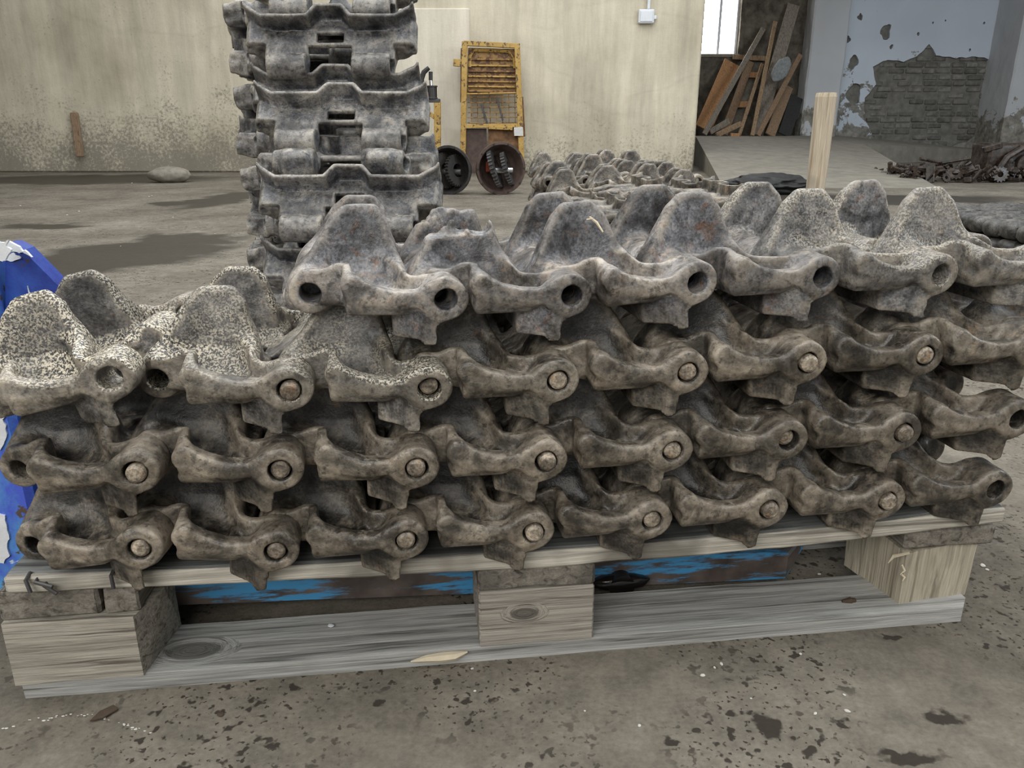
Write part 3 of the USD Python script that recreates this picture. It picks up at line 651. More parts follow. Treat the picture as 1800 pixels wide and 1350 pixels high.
    # curvature of the field: worn crests against hollows
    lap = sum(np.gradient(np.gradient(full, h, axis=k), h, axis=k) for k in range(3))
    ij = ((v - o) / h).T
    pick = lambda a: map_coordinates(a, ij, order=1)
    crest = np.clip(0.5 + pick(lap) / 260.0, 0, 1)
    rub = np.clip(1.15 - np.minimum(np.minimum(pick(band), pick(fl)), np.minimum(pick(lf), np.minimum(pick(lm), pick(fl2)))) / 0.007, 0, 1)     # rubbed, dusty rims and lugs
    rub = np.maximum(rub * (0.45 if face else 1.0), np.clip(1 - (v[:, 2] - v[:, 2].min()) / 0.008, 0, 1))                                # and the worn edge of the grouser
    inside = np.minimum(np.hypot(v[:, 0] - P, v[:, 2]), np.hypot(v[:, 0], v[:, 2])) < RH + 0.0012  # bore walls get no dust: shade of the hole put into the colour
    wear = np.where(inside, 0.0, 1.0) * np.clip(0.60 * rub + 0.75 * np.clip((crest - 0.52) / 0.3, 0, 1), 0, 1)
    dh, dg, db = pick(hornf), pick(grouser), pick(body)
    lab = np.zeros(len(v), int); lab[(dh < db) & (dh < dg)] = 1; lab[(dg < db - 0.001) & (dg < dh)] = 3
    lab[(lab == 1) & (v[:, 1] > W / 2)] = 2
    fl_ = np.sort(lab[f], 1)[:, 1]
    out = []
    for k, nm in ((0, 'link_plate'), (1, 'guide_horn'), (2, 'guide_horn'), (3, 'grouser')):
        ff = f[fl_ == k]
        if not len(ff): continue
        u, inv = np.unique(ff, return_inverse=True)
        out.append((nm, v[u], inv.reshape(-1, 3), n[u], wear[u]))
    return out

# ------------------------------------------------------------------ pallet
PAL_D = 0.50
pallet = thing('pallet', 'weathered grey wooden pallet on the concrete floor carrying the front pile of tracks', 'pallet', (ORG[0], ORG[1], 0), PHI)


def board(x0, x1, y0, y1, z0, z1, seed, amp=0.0025, bend=None, top=None):
    m = rough(box(x0, x1, y0, y1, z0, z1, 0.003), 0.022, amp, 14, seed)
    v = m.vertices.copy()
    if bend is not None: v[:, 2] += bend(v[:, 0])
    m.vertices = v; return m


# bottom runners (the front one sticks out a little at the right)
for k, y in enumerate((0.0, 0.20, 0.41)):
    poly = [(0.005, y), (1.172, y), (1.190, y + 0.02), (1.190, y + 0.075), (1.17, y + 0.09), (0.005, y + 0.09)]
    m = rough(prism(poly, 0.0, 0.022), 0.02, 0.0015, 16, 11 + k)
    obj('bottom_board', m, wood_runner, pallet, 40)
# blocks: left with a slanting inner face, middle square, right turned grain and set back
lb = trimesh.convex.convex_hull(np.array([(0.0, -0.003, 0.022), (0.0, -0.003, 0.104), (0.139, -0.003, 0.022), (0.139, -0.003, 0.101), (0.002, 0.1, 0.022), (0.002, 0.1, 0.104), (0.156, 0.09, 0.022), (0.158, 0.05, 0.104), (0.152, 0.1, 0.104)]))
obj('block', rough(lb, 0.012, 0.0022, 20, 3), wood_block, pallet, 40)
obj('block', rough(box(0.530, 0.671, -0.003, 0.1, 0.022, 0.099, 0.002), 0.012, 0.0012, 20, 4), wood_block_knot, pallet, 40)
rb = trimesh.convex.convex_hull(np.array([(1.092, 0.018, 0.020), (1.090, 0.018, 0.098), (1.196, 0.030, 0.020), (1.196, 0.026, 0.108), (1.072, 0.12, 0.020), (1.070, 0.12, 0.11), (1.19, 0.125, 0.02), (1.19, 0.125, 0.11)]))
blk = obj('block', rough(rb, 0.012, 0.0015, 18, 5), wood_post, pallet, 40)
for y in (0.195, 0.40):
    for x in (0.0, 0.53, 1.05): obj('block', box(x, x + 0.14, y, y + 0.1, 0.022, 0.1, 0.003), wood_block, pallet)
# cross boards, their end grain to the front; the left one is split
def crossb(x0, x1, z0, z1, seed, y0=0.0, cutx=None):
    return rough(box(x0, x1, y0, PAL_D, z0, z1, 0.003), 0.02, 0.003, 22, seed)
obj('cross_board', crossb(-0.002, 0.103, 0.103, 0.138, 21, 0.004), wood_end, pallet, 40)
obj('cross_board', crossb(0.108, 0.146, 0.102, 0.136, 22, 0.004), wood_end, pallet, 40)
obj('cross_board', crossb(0.529, 0.671, 0.098, 0.126, 23, 0.001), wood_end, pallet, 40)
obj('cross_board', crossb(1.080, 1.206, 0.108, 0.134, 24, 0.012), wood_end, pallet, 40)
# deck boards, the front one bent down between its ends
bend = lambda x: 0.0145 * np.abs((x - 0.60) / 0.60) ** 1.7 + 0.004 * np.clip((x - 0.95) / 0.2, 0, 1)
zt_ = 0.148
d0 = board(0.012, 1.204, 0.006, 0.1, 0.126, zt_, 31, 0.0035, bend); db = obj('deck_board', d0, wood_deck, pallet, 40)
ed = board(0.012, 1.204, -0.001, 0.0075, 0.126, zt_ - 0.0005, 31, 0.0035, bend); obj('deck_edge', ed, wood_edge, pallet, 40, label='pale splintered sawn edge of the front deck board')
for y0, y1 in ((0.13, 0.23), (0.26, 0.36), (0.39, 0.50)):
    obj('deck_board', board(0.01, 1.2, y0, y1, 0.128, zt_ - 0.001, int(y0 * 90), 0.002, bend), wood_deck, pallet, 40)
# nails sticking out at the left corner, splinters
for (u0, v0), (u1, v1) in (((195, 1012), (200, 1035)), ((45, 1020), (54, 1042)), ((78, 1030), (100, 1044)), ((62, 1024), (92, 1032))):
    a = at_p(u0, v0, -0.006); b = at_p(u1, v1, -0.010)
    obj('nail', tube_path([a + (0, 0.012, 0.002), a, b], 0.0022, 7), dark_steel, db)
for p in (((1598, 972), (1570, 978), (1561, 990)), ((1585, 992), (1590, 1003), (1582, 1010)), ((1583, 1008), (1590, 1015), (1586, 1022))):
    q = [at_p(u, v, 0.012 - 0.003 * k) for k, (u, v) in enumerate(p)]
    obj('splinter', tube_path(q, [0.0016, 0.0022, 0.0005], 5), straw, blk)

q = [at_p(u, v, -0.004) for u, v in ((722, 1163), (750, 1158), (775, 1156), (800, 1153), (822, 1146))]
obj('splinter', tube_path(q, [0.001, 0.0045, 0.006, 0.0055, 0.001], 6), straw, pallet, label='pale bruised splinter on the lower board')
q = [at_p(u, v, 0.03) + (0, 0, 0.0) for u, v in ((1478, 1073), (1492, 1076), (1489, 1088), (1497, 1094))]
for k_ in q: k_[2] = max(k_[2], 0.024)
obj('bark_curl', tube_path(q, [0.002, 0.005, 0.004, 0.003], 6), leaf_brown, pallet)

# ------------------------------------------------------------------ pallet truck: blue frame at the left, its fork under the pallet
truck = thing('pallet_truck', 'blue painted pallet truck with chipped white splashes at the left, fork under the pallet', 'pallet truck', (ORG[0], ORG[1], 0), PHI)
def extr(poly, y0, y1):                # polygon in x-z, extruded along y
    m = prism(poly, 0, y1 - y0); m.apply_transform(np.array([[1, 0, 0, 0], [0, 0, -1, y1], [0, 1, 0, 0], [0, 0, 0, 1.0]])); trimesh.repair.fix_normals(m); return m
TY = 0.20
g = [at_p(u, v, TY) for u, v in ((18, 428), (40, 440), (112, 512), (120, 1000), (10, 1000), (10, 428))]
gus = obj('gusset_plate', rough(extr([(q[0], q[2]) for q in g], TY, TY + 0.03), 0.03, 0.0012, 12, 2), paint_blue, truck, 40)
pl = at_p(-140, 700, TY - 0.03)[0]; pr = at_p(17, 700, TY - 0.03)[0]
zt2 = at_p(10, 424, TY - 0.03)[2]
mast = obj('mast_post', rough(box(pl, pr, TY - 0.03, TY + 0.035, 0.03, zt2, 0.008), 0.03, 0.001, 12, 4), paint_lightblue, truck, 40)
for k, (yy, px) in enumerate(((-0.032, [(-6, 424), (14, 424), (17, 446), (8, 462), (-6, 456)]), (-0.002, [(10, 426), (34, 431), (40, 438), (33, 447), (20, 440)]), (-0.002, [(8, 446), (22, 444), (34, 448), (32, 456), (20, 462), (10, 459)]), (-0.002, [(42, 437), (52, 446), (54, 452), (44, 444)]),
                              (-0.002, [(45, 502), (50, 508), (57, 520), (50, 522)]), (-0.002, [(96, 912), (100, 925), (96, 950), (82, 968), (60, 992), (40, 998), (44, 980), (66, 955), (84, 930)]), (-0.032, [(-6, 900), (8, 905), (14, 935), (16, 975), (8, 990), (-6, 985)]), (-0.032, [(-6, 735), (6, 728), (12, 760), (4, 790), (-6, 785)]))):
    q = np.array([at_p(u, v, TY + yy) for u, v in px]); r_ = []
    for a_, b_ in zip(q, np.roll(q, -1, 0)):
        for t in np.linspace(0, 1, 7, endpoint=False):
            w_ = a_ + (b_ - a_) * t; nz = meshkit.noise(np.array([[w_[0] * 160, w_[2] * 160, k], [w_[2] * 160, w_[0] * 160, k + 9]])) - 0.5; r_.append((w_[0] + 0.006 * nz[0], w_[2] + 0.006 * nz[1]))
    pg = Polygon(r_).buffer(0); pg = max(getattr(pg, 'geoms', [pg]), key=lambda g_: g_.area)
    obj('paint_splash', extr(list(pg.exterior.coords)[:-1], TY + yy - 0.0005, TY + yy + 0.004), paint_white, gus if yy > -0.01 else mast, False, label='splash of white paint')
obj('brace', rough(extr([(pr - 0.01, 0.03), (pr + 0.12, 0.03), (pr + 0.12, 0.06), (pr + 0.01, 0.30), (pr - 0.01, 0.30)], TY + 0.05, TY + 0.09), 0.03, 0.001, 12, 7), paint_blue, truck, 40)
obj('rear_plate', rough(box(pr - 0.01, 0.27, 0.335, 0.347, 0.16, 0.36, 0.003), 0.04, 0.001, 12, 9), paint_blue, truck, 40)  # plate added behind the links to darken a bright gap of floor
fx = np.array([-0.06, 0.14, 0.54, 0.72, 0.955, 0.985]); ft = np.array([0.078, 0.075, 0.060, 0.055, 0.046, 0.042]); fb = np.array([0.034, 0.031, 0.016, 0.011, 0.004, 0.004])
V, F = [], []
for i in range(len(fx)):
    tip = max(0, (fx[i] - 0.95) / 0.035)
    for (yy, zz) in ((0.122, fb[i]), (0.122, ft[i] - 0.004), (0.126, ft[i]), (0.27, ft[i]), (0.274, ft[i] - 0.004), (0.274, fb[i])): V.append((fx[i], yy, zz))
n6 = 6
V += [(1.055, 0.19, 0.030), (1.055, 0.19, 0.038), (1.055, 0.195, 0.041), (1.055, 0.235, 0.041), (1.055, 0.24, 0.038), (1.055, 0.24, 0.030)]
for i in range(len(fx)):
    for k in range(n6):
        a = i * n6 + k; b = i * n6 + (k + 1) % n6; F += [[a, b, b + n6], [a, b + n6, a + n6]]
L = len(fx) * n6
for k in range(1, n6 - 1): F += [[0, k + 1, k], [L, L + k, L + k + 1]]
fm = trimesh.Trimesh(V, F); trimesh.repair.fix_normals(fm)
frk = obj('fork', rough(fm, 0.02, 0.0012, 15, 8), paint_fork, truck, 30, label='brown rusty fork with remains of light blue paint')
c = at_p(1092, 1026, 0.112)
wh = trimesh.creation.cylinder(0.018, 0.05, sections=28); wh.apply_transform(trimesh.transformations.rotation_matrix(math.pi / 2, (1, 0, 0))); wh.apply_translation((c[0], 0.131, 0.019))
obj('roller', wh, grease, truck)
gb = rough(trimesh.creation.icosphere(3, 1.0), 0.3, 0.12, 2.2, 5); gb.vertices = gb.vertices * (0.042, 0.012, 0.012) + (c[0], 0.116, 0.022)
obj('grease_lump', gb, grease, frk, True, label='glossy black lump of grease')

# ------------------------------------------------------------------ track links
S = 0.826                              # one link is 0.142 m from pin to pin
LP = P * S
links = {}


def link_class(name, field, mat, pin=None):
    c = stage.CreateClassPrim('/World/' + name)
    c.SetTypeName('Xform')
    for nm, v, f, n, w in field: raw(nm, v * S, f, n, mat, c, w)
    if pin is not None:                # worn pin end standing in the bore of the right-hand lug
        m = trimesh.creation.cylinder(0.0126, W - 0.004, sections=26); m.apply_transform(trimesh.transformations.rotation_matrix(math.pi / 2, (1, 0, 0)))
        cap = trimesh.creation.revolve(np.array([(0, -0.0035), (0.0085, -0.0028), (0.0118, 0.0), (0.0126, 0.004), (0.0126, 0.02), (0, 0.02)]), sections=26)
        cap.apply_transform(trimesh.transformations.rotation_matrix(-math.pi / 2, (1, 0, 0)))
        sh = trimesh.creation.cylinder(0.0126, W - 0.03, sections=26); sh.apply_transform(trimesh.transformations.rotation_matrix(math.pi / 2, (1, 0, 0))); sh.apply_translation((0, W / 2 + 0.005, 0))
        m = cat(cap, sh); m.apply_translation((P + pin[1], pin[0], pin[2])); m.apply_scale(S)
        obj('pin', m, pin_steel, c, 35)
    return c


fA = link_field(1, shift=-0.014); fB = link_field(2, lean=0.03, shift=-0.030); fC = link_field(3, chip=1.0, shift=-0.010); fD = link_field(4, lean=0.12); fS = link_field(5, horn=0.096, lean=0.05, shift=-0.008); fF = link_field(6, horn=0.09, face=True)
CL = {}
for key, fld in (('A', fA), ('B', fB), ('C', fC), ('D', fD), ('S', fS), ('F', fF)):
    CL[key] = fld
_made = {}
PINS = {'n': None, '1': (0.002, 0.0, 0.0), '2': (-0.004, 0.001, -0.001), '3': (0.010, -0.001, 0.001), '4': (-0.002, -0.0012, 0.0005)}
MATS = {'dark': iron_dark, 'blue': iron_blue, 'speck': iron_speck, 'mottled': iron_speck2, 'grey': iron_grey, 'brown': iron_brown, 'black': iron_black}


def link(shape, mat, pin):
    key = (shape, mat, pin)
    if key not in _made: _made[key] = link_class('track_link_source_' + shape + mat + pin, CL[shape], MATS[mat], PINS[pin])
    return _made[key]


def pose(x, y, z, ang, yaw=0.0, roll=0.0):     # link pose in the pallet frame: pin A at the origin, ang = tilt of the pitch line
    T = np.eye(4); T[:3, 3] = pw(x, y, z)
    rz = trimesh.transformations.rotation_matrix(PHI + yaw, (0, 0, 1)); ry = trimesh.transformations.rotation_matrix(-ang, (0, 1, 0)); rx = trimesh.transformations.rotation_matrix(roll, (1, 0, 0))
    return T @ rz @ ry @ rx


ORD = ['first', 'second', 'third', 'fourth', 'fifth', 'sixth', 'seventh', 'eighth', 'ninth']
ROWN = {1: 'bottom row', 2: 'second row up', 3: 'third row up', 4: 'top row'}
ROWS = {
    1: (-0.030, [(65, 995), (245, 965), (485, 970), (715, 950), (938, 935), (1147, 915), (1352, 895), (1560, 880), (1750, 860)]),
    2: (-0.027, [(25, 830), (238, 830), (492, 827), (733, 823), (960, 810), (1183, 793), (1387, 774), (1588, 760), (1790, 737)]),
    3: (-0.014, [(275, 665), (508, 685), (755, 683), (982, 670), (1210, 655), (1420, 637), (1627, 625), (1826, 612), (2020, 600)]),
    4: (0.004, [(540, 515), (785, 530), (1007, 523), (1233, 500), (1455, 490), (1665, 485), (1872, 474), (2070, 464)]),
}
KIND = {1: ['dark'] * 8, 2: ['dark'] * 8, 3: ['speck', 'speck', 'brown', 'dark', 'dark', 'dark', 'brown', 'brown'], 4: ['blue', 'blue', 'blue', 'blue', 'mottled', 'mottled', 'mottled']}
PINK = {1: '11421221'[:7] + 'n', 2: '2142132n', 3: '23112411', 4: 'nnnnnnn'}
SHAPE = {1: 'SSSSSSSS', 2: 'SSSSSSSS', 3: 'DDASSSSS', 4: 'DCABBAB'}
LOOKW = {'dark': 'dark iron track link', 'blue': 'blue-grey iron track link', 'speck': 'cream-speckled track link', 'mottled': 'grey-white mottled track link', 'brown': 'brown-grey track link'}


def front_links():
    for r, (yf, pins) in ROWS.items():
        q = [at_p(u, v, yf) for u, v in pins]
        if r != 3 or True: q[0] = at_p(*pins[0], yf + 0.046)
        nL = len(pins) - 1
        for i in range(nL - (1 if r == 4 else 0)):
            a, b = q[i], q[i + 1]
            ang = math.atan2(b[2] - a[2], b[0] - a[0])
            yw = 0.066 if r == 4 else {1: -0.12, 2: -0.07}.get(r, 0.0) if i == 0 else 0.0
            if r == 1 and i == 0: ang = math.radians(8)
            x, z = b[0] - LP * math.cos(ang) * math.cos(yw), b[2] - LP * math.sin(ang)
            yo = yf - (LP * math.cos(ang) * math.sin(yw) if r < 4 else 0.0)
            k, pn = KIND[r][i], PINK[r][i]
            end = 'empty bore' if pn == 'n' else 'pin fitted'
            lab = f'{LOOKW[k]}, {end}, {ORD[i]} from left in {ROWN[r]}'
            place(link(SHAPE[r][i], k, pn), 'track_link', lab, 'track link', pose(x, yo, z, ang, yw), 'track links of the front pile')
    b = at_p(192, 665, -0.02); ang = math.radians(13)
    place(link('D', 'speck', 'n'), 'track_link', 'loose speckled track link tilted at the left end, beside the blue frame', 'track link',
          pose(b[0] - LP * math.cos(ang), -0.02, b[2] - LP * math.sin(ang), ang), 'track links of the front pile')


front_links()

# ------------------------------------------------------------------ tall stack of folded tracks behind the pile, at the left
def face_pose(u, v, Y, tilt, yaw=0.0, flat=False, roll=0.0):
    """a link with its ground side to the viewer and its male lugs below; (u, v): where the middle of its lug line is seen; tilt: top leaning towards the viewer"""
    c = at_y(u, v, Y)
    if flat:                            # lying, male lugs towards the viewer
        B = np.array([[0, -1, 0], [1, 0, 0], [0, 0, 1.0]]).T.copy()
        B = np.stack([np.array([0, 1, 0.]), np.array([1, 0, 0.]), np.array([0, 0, -1.])], 1)
    else:
        B = np.stack([np.array([0, 0, 1.]), np.array([1., 0, 0]), np.array([0, 1., 0])], 1)
    R = trimesh.transformations.rotation_matrix(yaw, (0, 0, 1))[:3, :3] @ trimesh.transformations.rotation_matrix(tilt, (1, 0, 0))[:3, :3] @ trimesh.transformations.rotation_matrix(roll, (0, 1, 0))[:3, :3] @ B
    T = np.eye(4); T[:3, :3] = R; T[:3, 3] = c - R @ np.array([0, W * S / 2, 0]); return T


G2 = 'links of the tall folded track stack'
for (u, v, Y, tilt, flat, roll, what) in (
        (583, 18, 1.62, -0.7, False, 0.02, 'highest link, cut off by the top edge of the picture'),
        (580, 117, 1.555, -0.6, False, 0.0, 'upper outward-facing link with a dark square slot'),
        (588, 216, 1.53, -0.75, False, 0.0, 'link showing only its zigzag grouser, below the slotted upper one'),
        (597, 250, 1.475, -0.78, False, 0.0, 'middle outward-facing link above two flat lugs'),
        (597, 288, 1.42, 0.0, True, 0.0, 'link lying edge-on between the middle and lower zigzags'),
        (612, 402, 1.35, -0.72, False, 0.0, 'lower outward-facing link just above the front horns'),
        (617, 528, 1.33, -0.72, False, 0.0, 'lowest visible link, half hidden behind the front pile')):
    place(link('F' if not flat else 'S', 'grey', 'n'), 'track_link', 'tall stack: ' + what, 'track link', face_pose(u, v, Y, tilt, 0.0, flat, roll), G2)
ORD2 = ORD + ['tenth', 'eleventh']
for k in range(11):
    z = 0.036 + 0.080 * k
    Yk = 1.44 + 0.020 * k
    for j in range(3):
        yaw = 0.20 + 0.03 * math.sin(k * 2.1)
        cx = -0.355 - 0.006 * k
        dirv = np.array([-math.sin(yaw), math.cos(yaw), 0.0])
        base = np.array([cx, Yk + 0.05, z]) + dirv * (0.03 + LP * j)
        B = np.stack([dirv, np.array([-math.cos(yaw), -math.sin(yaw), 0]), np.array([0, 0, 1.0])], 1)
        if k % 2: B = np.stack([dirv, np.array([math.cos(yaw), math.sin(yaw), 0]), np.array([0, 0, -1.0])], 1)
        T = np.eye(4); T[:3, :3] = B; T[:3, 3] = base - B @ np.array([0, W * S / 2, 0])
        place(link('S', 'grey', 'n'), 'track_link', f'grey link lying inside the tall stack, {ORD2[k]} layer from the floor, {("front", "middle", "rear")[j]} of three', 'track link', T, 'links lying inside the tall stack')

# ------------------------------------------------------------------ low pile of upturned tracks further back
def flat_pose(x, y, z, ang=0.0, yaw=0.0, upturned=True):
    c, s_ = math.cos(yaw), math.sin(yaw)
    if upturned: B = np.stack([np.array([c, s_, 0]), np.array([s_, -c, 0]), np.array([0, 0, -1.0])], 1)
    else: B = np.stack([np.array([c, s_, 0]), np.array([-s_, c, 0]), np.array([0, 0, 1.0])], 1)
    B = B @ trimesh.transformations.rotation_matrix(-ang, (0, 1, 0))[:3, :3]
    T = np.eye(4); T[:3, :3] = B; T[:3, 3] = (x, y, z); return T


r2 = random.Random(5)
for s in range(6):
    Y0 = 2.02 + 0.34 * s
    x0 = 0.175 - 0.008 * s
    nl = 3 if s < 2 else 4
    for k in range(4):
        z = 0.06 + 0.115 * k + 0.012 * r2.uniform(-1, 1)
        for i in range(nl):
            if k < 3 and s > 0 and i > 0: continue
            top = k == 3
            lab = f'brown link on top of the low rear pile, {ORD[s]} strip back, {ORD[i]} from left' if top else f'brown link in layer {ORD[k]} of the low rear pile, {ORD[s]} strip back, {ORD[i]} from left'
            place(link('B', 'brown', 'n') if (i + s) % 3 else link('S', 'brown', 'n'), 'track_link', lab, 'track link',
                  flat_pose(x0 + LP * i + 0.01 * r2.uniform(-1, 1), Y0 + (W * S if s < 2 else 0), z + (0.02 * r2.uniform(-1, 1) if top else 0), 0.10 * r2.uniform(-1, 1), 0.03 * r2.uniform(-1, 1), s < 2),
                  'upturned links of the low pile' if top else 'lower links of the low pile')

# black tracks of rounded pads lying on the floor at the right
import manifold3d as m3


def hull_of(spheres):
    return m3.Manifold.batch_hull([m3.Manifold.sphere(r, 28).translate(list(p)) for p, r in spheres])


def pad_class():
    c = stage.CreateClassPrim('/World/pad_link_source'); c.SetTypeName('Xform')
    pad = hull_of([((0.045, 0.035, 0.035), 0.044), ((0.095, 0.035, 0.035), 0.044), ((0.045, 0.150, 0.048), 0.046), ((0.095, 0.150, 0.048), 0.046), ((0.045, 0.285, 0.035), 0.044), ((0.095, 0.285, 0.035), 0.044)])
    pad = pad - m3.Manifold.sphere(0.026, 24).scale([1.3, 1.0, 1.0]).translate([0.07, 0.085, 0.092]) - m3.Manifold.sphere(0.026, 24).scale([1.3, 1.0, 1.0]).translate([0.07, 0.235, 0.092])
    pad = pad.refine_to_length(0.014); t = pad.to_mesh(); tm = trimesh.Trimesh(t.vert_properties[:, :3], t.tri_verts)
    tm.vertices = tm.vertices + tm.vertex_normals * ((meshkit.noise(tm.vertices * 40, 3) - 0.5) * 0.005)[:, None]
    obj('pad', tm, iron_black, c, 45)
    for y in (0.05, 0.16, 0.27):
        k = trimesh.creation.annulus(0.013, 0.024, 0.06, sections=18); k.apply_transform(trimesh.transformations.rotation_matrix(math.pi / 2, (1, 0, 0))); k.apply_translation((0.0, y, 0.03)); obj('lug', k, iron_black, c)
    return c


PADS = pad_class()
for s in range(3):
    for i in range(9):
        for k in range(2):
            if k == 0 and (s > 0): continue
            x0, y0 = 2.40 + 0.345 * s, 3.45 + 0.146 * i
            T = np.eye(4); T[:3, :3] = np.stack([np.array([0.03, 1.0, 0]), np.array([-1.0, 0.03, 0]), np.array([0, 0, 1.0])], 1); T[:3, 3] = (x0 + 0.33 + 0.004 * i, y0, 0.012 + 0.088 * k + 0.004 * (i % 3))
            place(PADS, 'pad_link', f'black rounded track pad by the right edge, {ORD[s]} strip, {ORD[i]} from near end, {("lower", "upper")[k]}', 'track link', T, 'black track pads on the floor at the right')

# ------------------------------------------------------------------ sledgehammer standing on its head behind the pile
hb_, ht_ = at_y(1431, 350, 1.92), at_y(1453, 163, 1.92)
dirh = (ht_ - hb_) / np.linalg.norm(ht_ - hb_)
foot = hb_ - dirh * (hb_[2] - 0.075) / dirh[2]
sl_ = thing('sledgehammer', 'upright octagonal wooden hammer handle standing behind the pile, before the peeling wall', 'hammer')
ring = lambda c, r: [c + r * (0.72 if k % 2 else 1.0) ** 0 * np.array([math.cos(k * math.pi / 4 + 0.39), math.sin(k * math.pi / 4 + 0.39), 0]) for k in range(8)]
pts_ = []
for t, r in ((0.0, 0.0185), (0.35, 0.019), (0.7, 0.022), (0.985, 0.0245), (1.0, 0.0225)):
    pts_.append((foot + (ht_ - foot) * t, r))
V = np.array([p for c, r in pts_ for p in ring(c, r)]); F = []
for i in range(len(pts_) - 1):
    for k in range(8):
        a = i * 8 + k; b = i * 8 + (k + 1) % 8; F += [[a, b, b + 8], [a, b + 8, a + 8]]
L = (len(pts_) - 1) * 8
for k in range(1, 7): F += [[0, k + 1, k], [L, L + k, L + k + 1]]
obj('handle', trimesh.Trimesh(V, F, process=False), wood_handle, sl_, smooth=False)
hd = box(-0.09, 0.09, -0.035, 0.035, 0.0, 0.075, 0.012); hd.apply_translation((foot[0], foot[1], 0.0)); obj('hammer_head', hd, dark_steel, sl_)

# ------------------------------------------------------------------ things along the back wall
CY = 11.18
cage = thing('yellow_cage', 'tall yellow steel frame with rusty panel and wire mesh leaning on the beige wall', 'cage')
def qy(u, v, dy=0.0): return at_y(u, v, CY + dy)
def strip(name, p, q, w, t, mat, parent, dy=0.0, lab=None): return obj(name, bar(qy(*p, dy), qy(*q, dy), w, t, (0, 1, 0), 0.004), mat, parent, label=lab)
strip('post', (817, 73), (813, 333), 0.075, 0.075, paint_yellow, cage); strip('post', (909, 77), (919, 333), 0.075, 0.075, paint_yellow, cage)
strip('rail', (815, 76), (913, 81), 0.06, 0.07, paint_yellow, cage); strip('rail', (817, 222), (915, 220), 0.05, 0.06, paint_yellow, cage); strip('rail', (817, 165), (913, 163), 0.02, 0.03, paint_yellow, cage)
pp = [qy(u, v, 0.08) for u, v in ((823, 84), (907, 86), (911, 165), (821, 167))]
def sheet(pts, th, mat, name, parent, lab=None):
    pts = np.array(pts); V = np.vstack([pts, pts + (0, th, 0)]); n = len(pts); F = []
    for k in range(1, n - 1): F += [[0, k, k + 1], [n, n + k + 1, n + k]]
    for k in range(n): j = (k + 1) % n; F += [[k, k + n, j + n], [k, j + n, j]]
    m = trimesh.Trimesh(V, F, process=False); trimesh.repair.fix_normals(m); return obj(name, m, mat, parent, False, lab)
rusty_yellow = paint('rusty_yellow', (0.27, 0.145, 0.045), (0.34, 0.20, 0.06), (0.12, 0.055, 0.025), 0.50, 5.5)
pan_ = sheet(pp, 0.012, rusty_yellow, 'panel', cage, 'rusty brown-yellow panel of the upper half')
obj('inner_frame', tube_path([qy(u, v, 0.05) for u, v in ((826, 118), (826, 100), (833, 88), (893, 90), (903, 100), (905, 120))], 0.022, 6), paint_yellow, cage)
for k, v in enumerate((104, 115, 125, 134, 143, 152, 160)): strip('rib', (823, v), (906, v + 1), 0.022, 0.03, paint_yellow if k % 2 else rusty_yellow, pan_, 0.055)
for k in range(6): strip('mesh_wire', (822, 171 + 9 * k), (911, 170 + 9 * k + (k % 2)), 0.012, 0.012, rusty_yellow, cage, 0.03)
for k in range(8): strip('mesh_wire', (828 + 11 * k, 165), (829 + 11 * k, 221), 0.010, 0.010, rusty_yellow, cage, 0.035)
strip('strut', (846, 183), (858, 222), 0.028, 0.02, dark_steel, cage, 0.01); strip('strut', (873, 170), (884, 212), 0.022, 0.02, dark_steel, cage, 0.01)
brown_sheet = plain('brown_sheet', (0.075, 0.05, 0.04), 0.6, 0.3, 0.3, 14)
sheet([qy(u, v, 0.04) for u, v in ((818, 226), (855, 226), (857, 334), (817, 334))], 0.02, brown_sheet, 'lower_panel', cage, 'dark brown lower panel')
rust_sheet = plain('rust_sheet', (0.16, 0.085, 0.04), 0.7, 0.3, 0.5, 12)
sheet([qy(u, v, 0.03) for u, v in ((858, 224), (913, 222), (915, 334), (859, 334))], 0.02, rust_sheet, 'lower_panel', cage, 'rust brown lower panel with a yellow patch')
strip('crossbar', (859, 224), (901, 226), 0.045, 0.05, paint_yellow, cage, -0.02)
sheet([qy(u, v, -0.05) for u, v in ((903, 224), (919, 223), (920, 239), (904, 239))], 0.04, cardboard, 'name_plate', cage, 'small grey plate')
strip('bracket', (797, 110), (815, 111), 0.09, 0.06, paint_yellow, cage, 0.02)
strip('side_brace', (812, 85), (811, 180), 0.03, 0.06, rust_sheet, cage, 0.10); strip('side_brace', (917, 170), (921, 240), 0.04, 0.06, rust_sheet, cage, 0.1)

PY = 10.6
pump = thing('pump_stand', 'yellow angle stand with a black hand pump and curved lever, by the cage', 'pump')
def py(u, v, dy=0.0): return at_y(u, v, PY + dy)
obj('post', bar(py(769, 178), at_y(769, 300, PY) * (1, 1, 0) + (0, 0, 0.0), 0.085, 0.08, (0, 1, 0), 0.005), paint_yellow, pump)
obj('arm', bar(py(728, 177), py(774, 177), 0.045, 0.09, (0, 1, 0), 0.005), dark_steel, pump)
obj('brace', bar(py(738, 186), py(766, 208), 0.05, 0.05, (0, 1, 0), 0.004), paint_yellow, pump)
c = py(759, 174); m = trimesh.creation.revolve(np.array([(0, 0), (0.078, 0), (0.078, 0.012), (0.07, 0.02), (0.07, 0.14), (0.078, 0.145), (0.078, 0.16), (0, 0.16)]), sections=24); m.apply_translation(c); pb = obj('pump_body', m, black_iron, pump)
obj('rod', tube_path([py(758, 154), py(757, 140)], 0.022, 8), bright_steel, pb); obj('rod_head', tube_path([py(757, 141), py(757, 126)], 0.026, 8), black_iron, pb)
obj('lever', tube_path([py(u, v) for u, v in ((743, 168), (740, 152), (741, 138), (745, 127), (754, 119))], [0.03, 0.036, 0.034, 0.032, 0.026], 8), black_iron, pump)
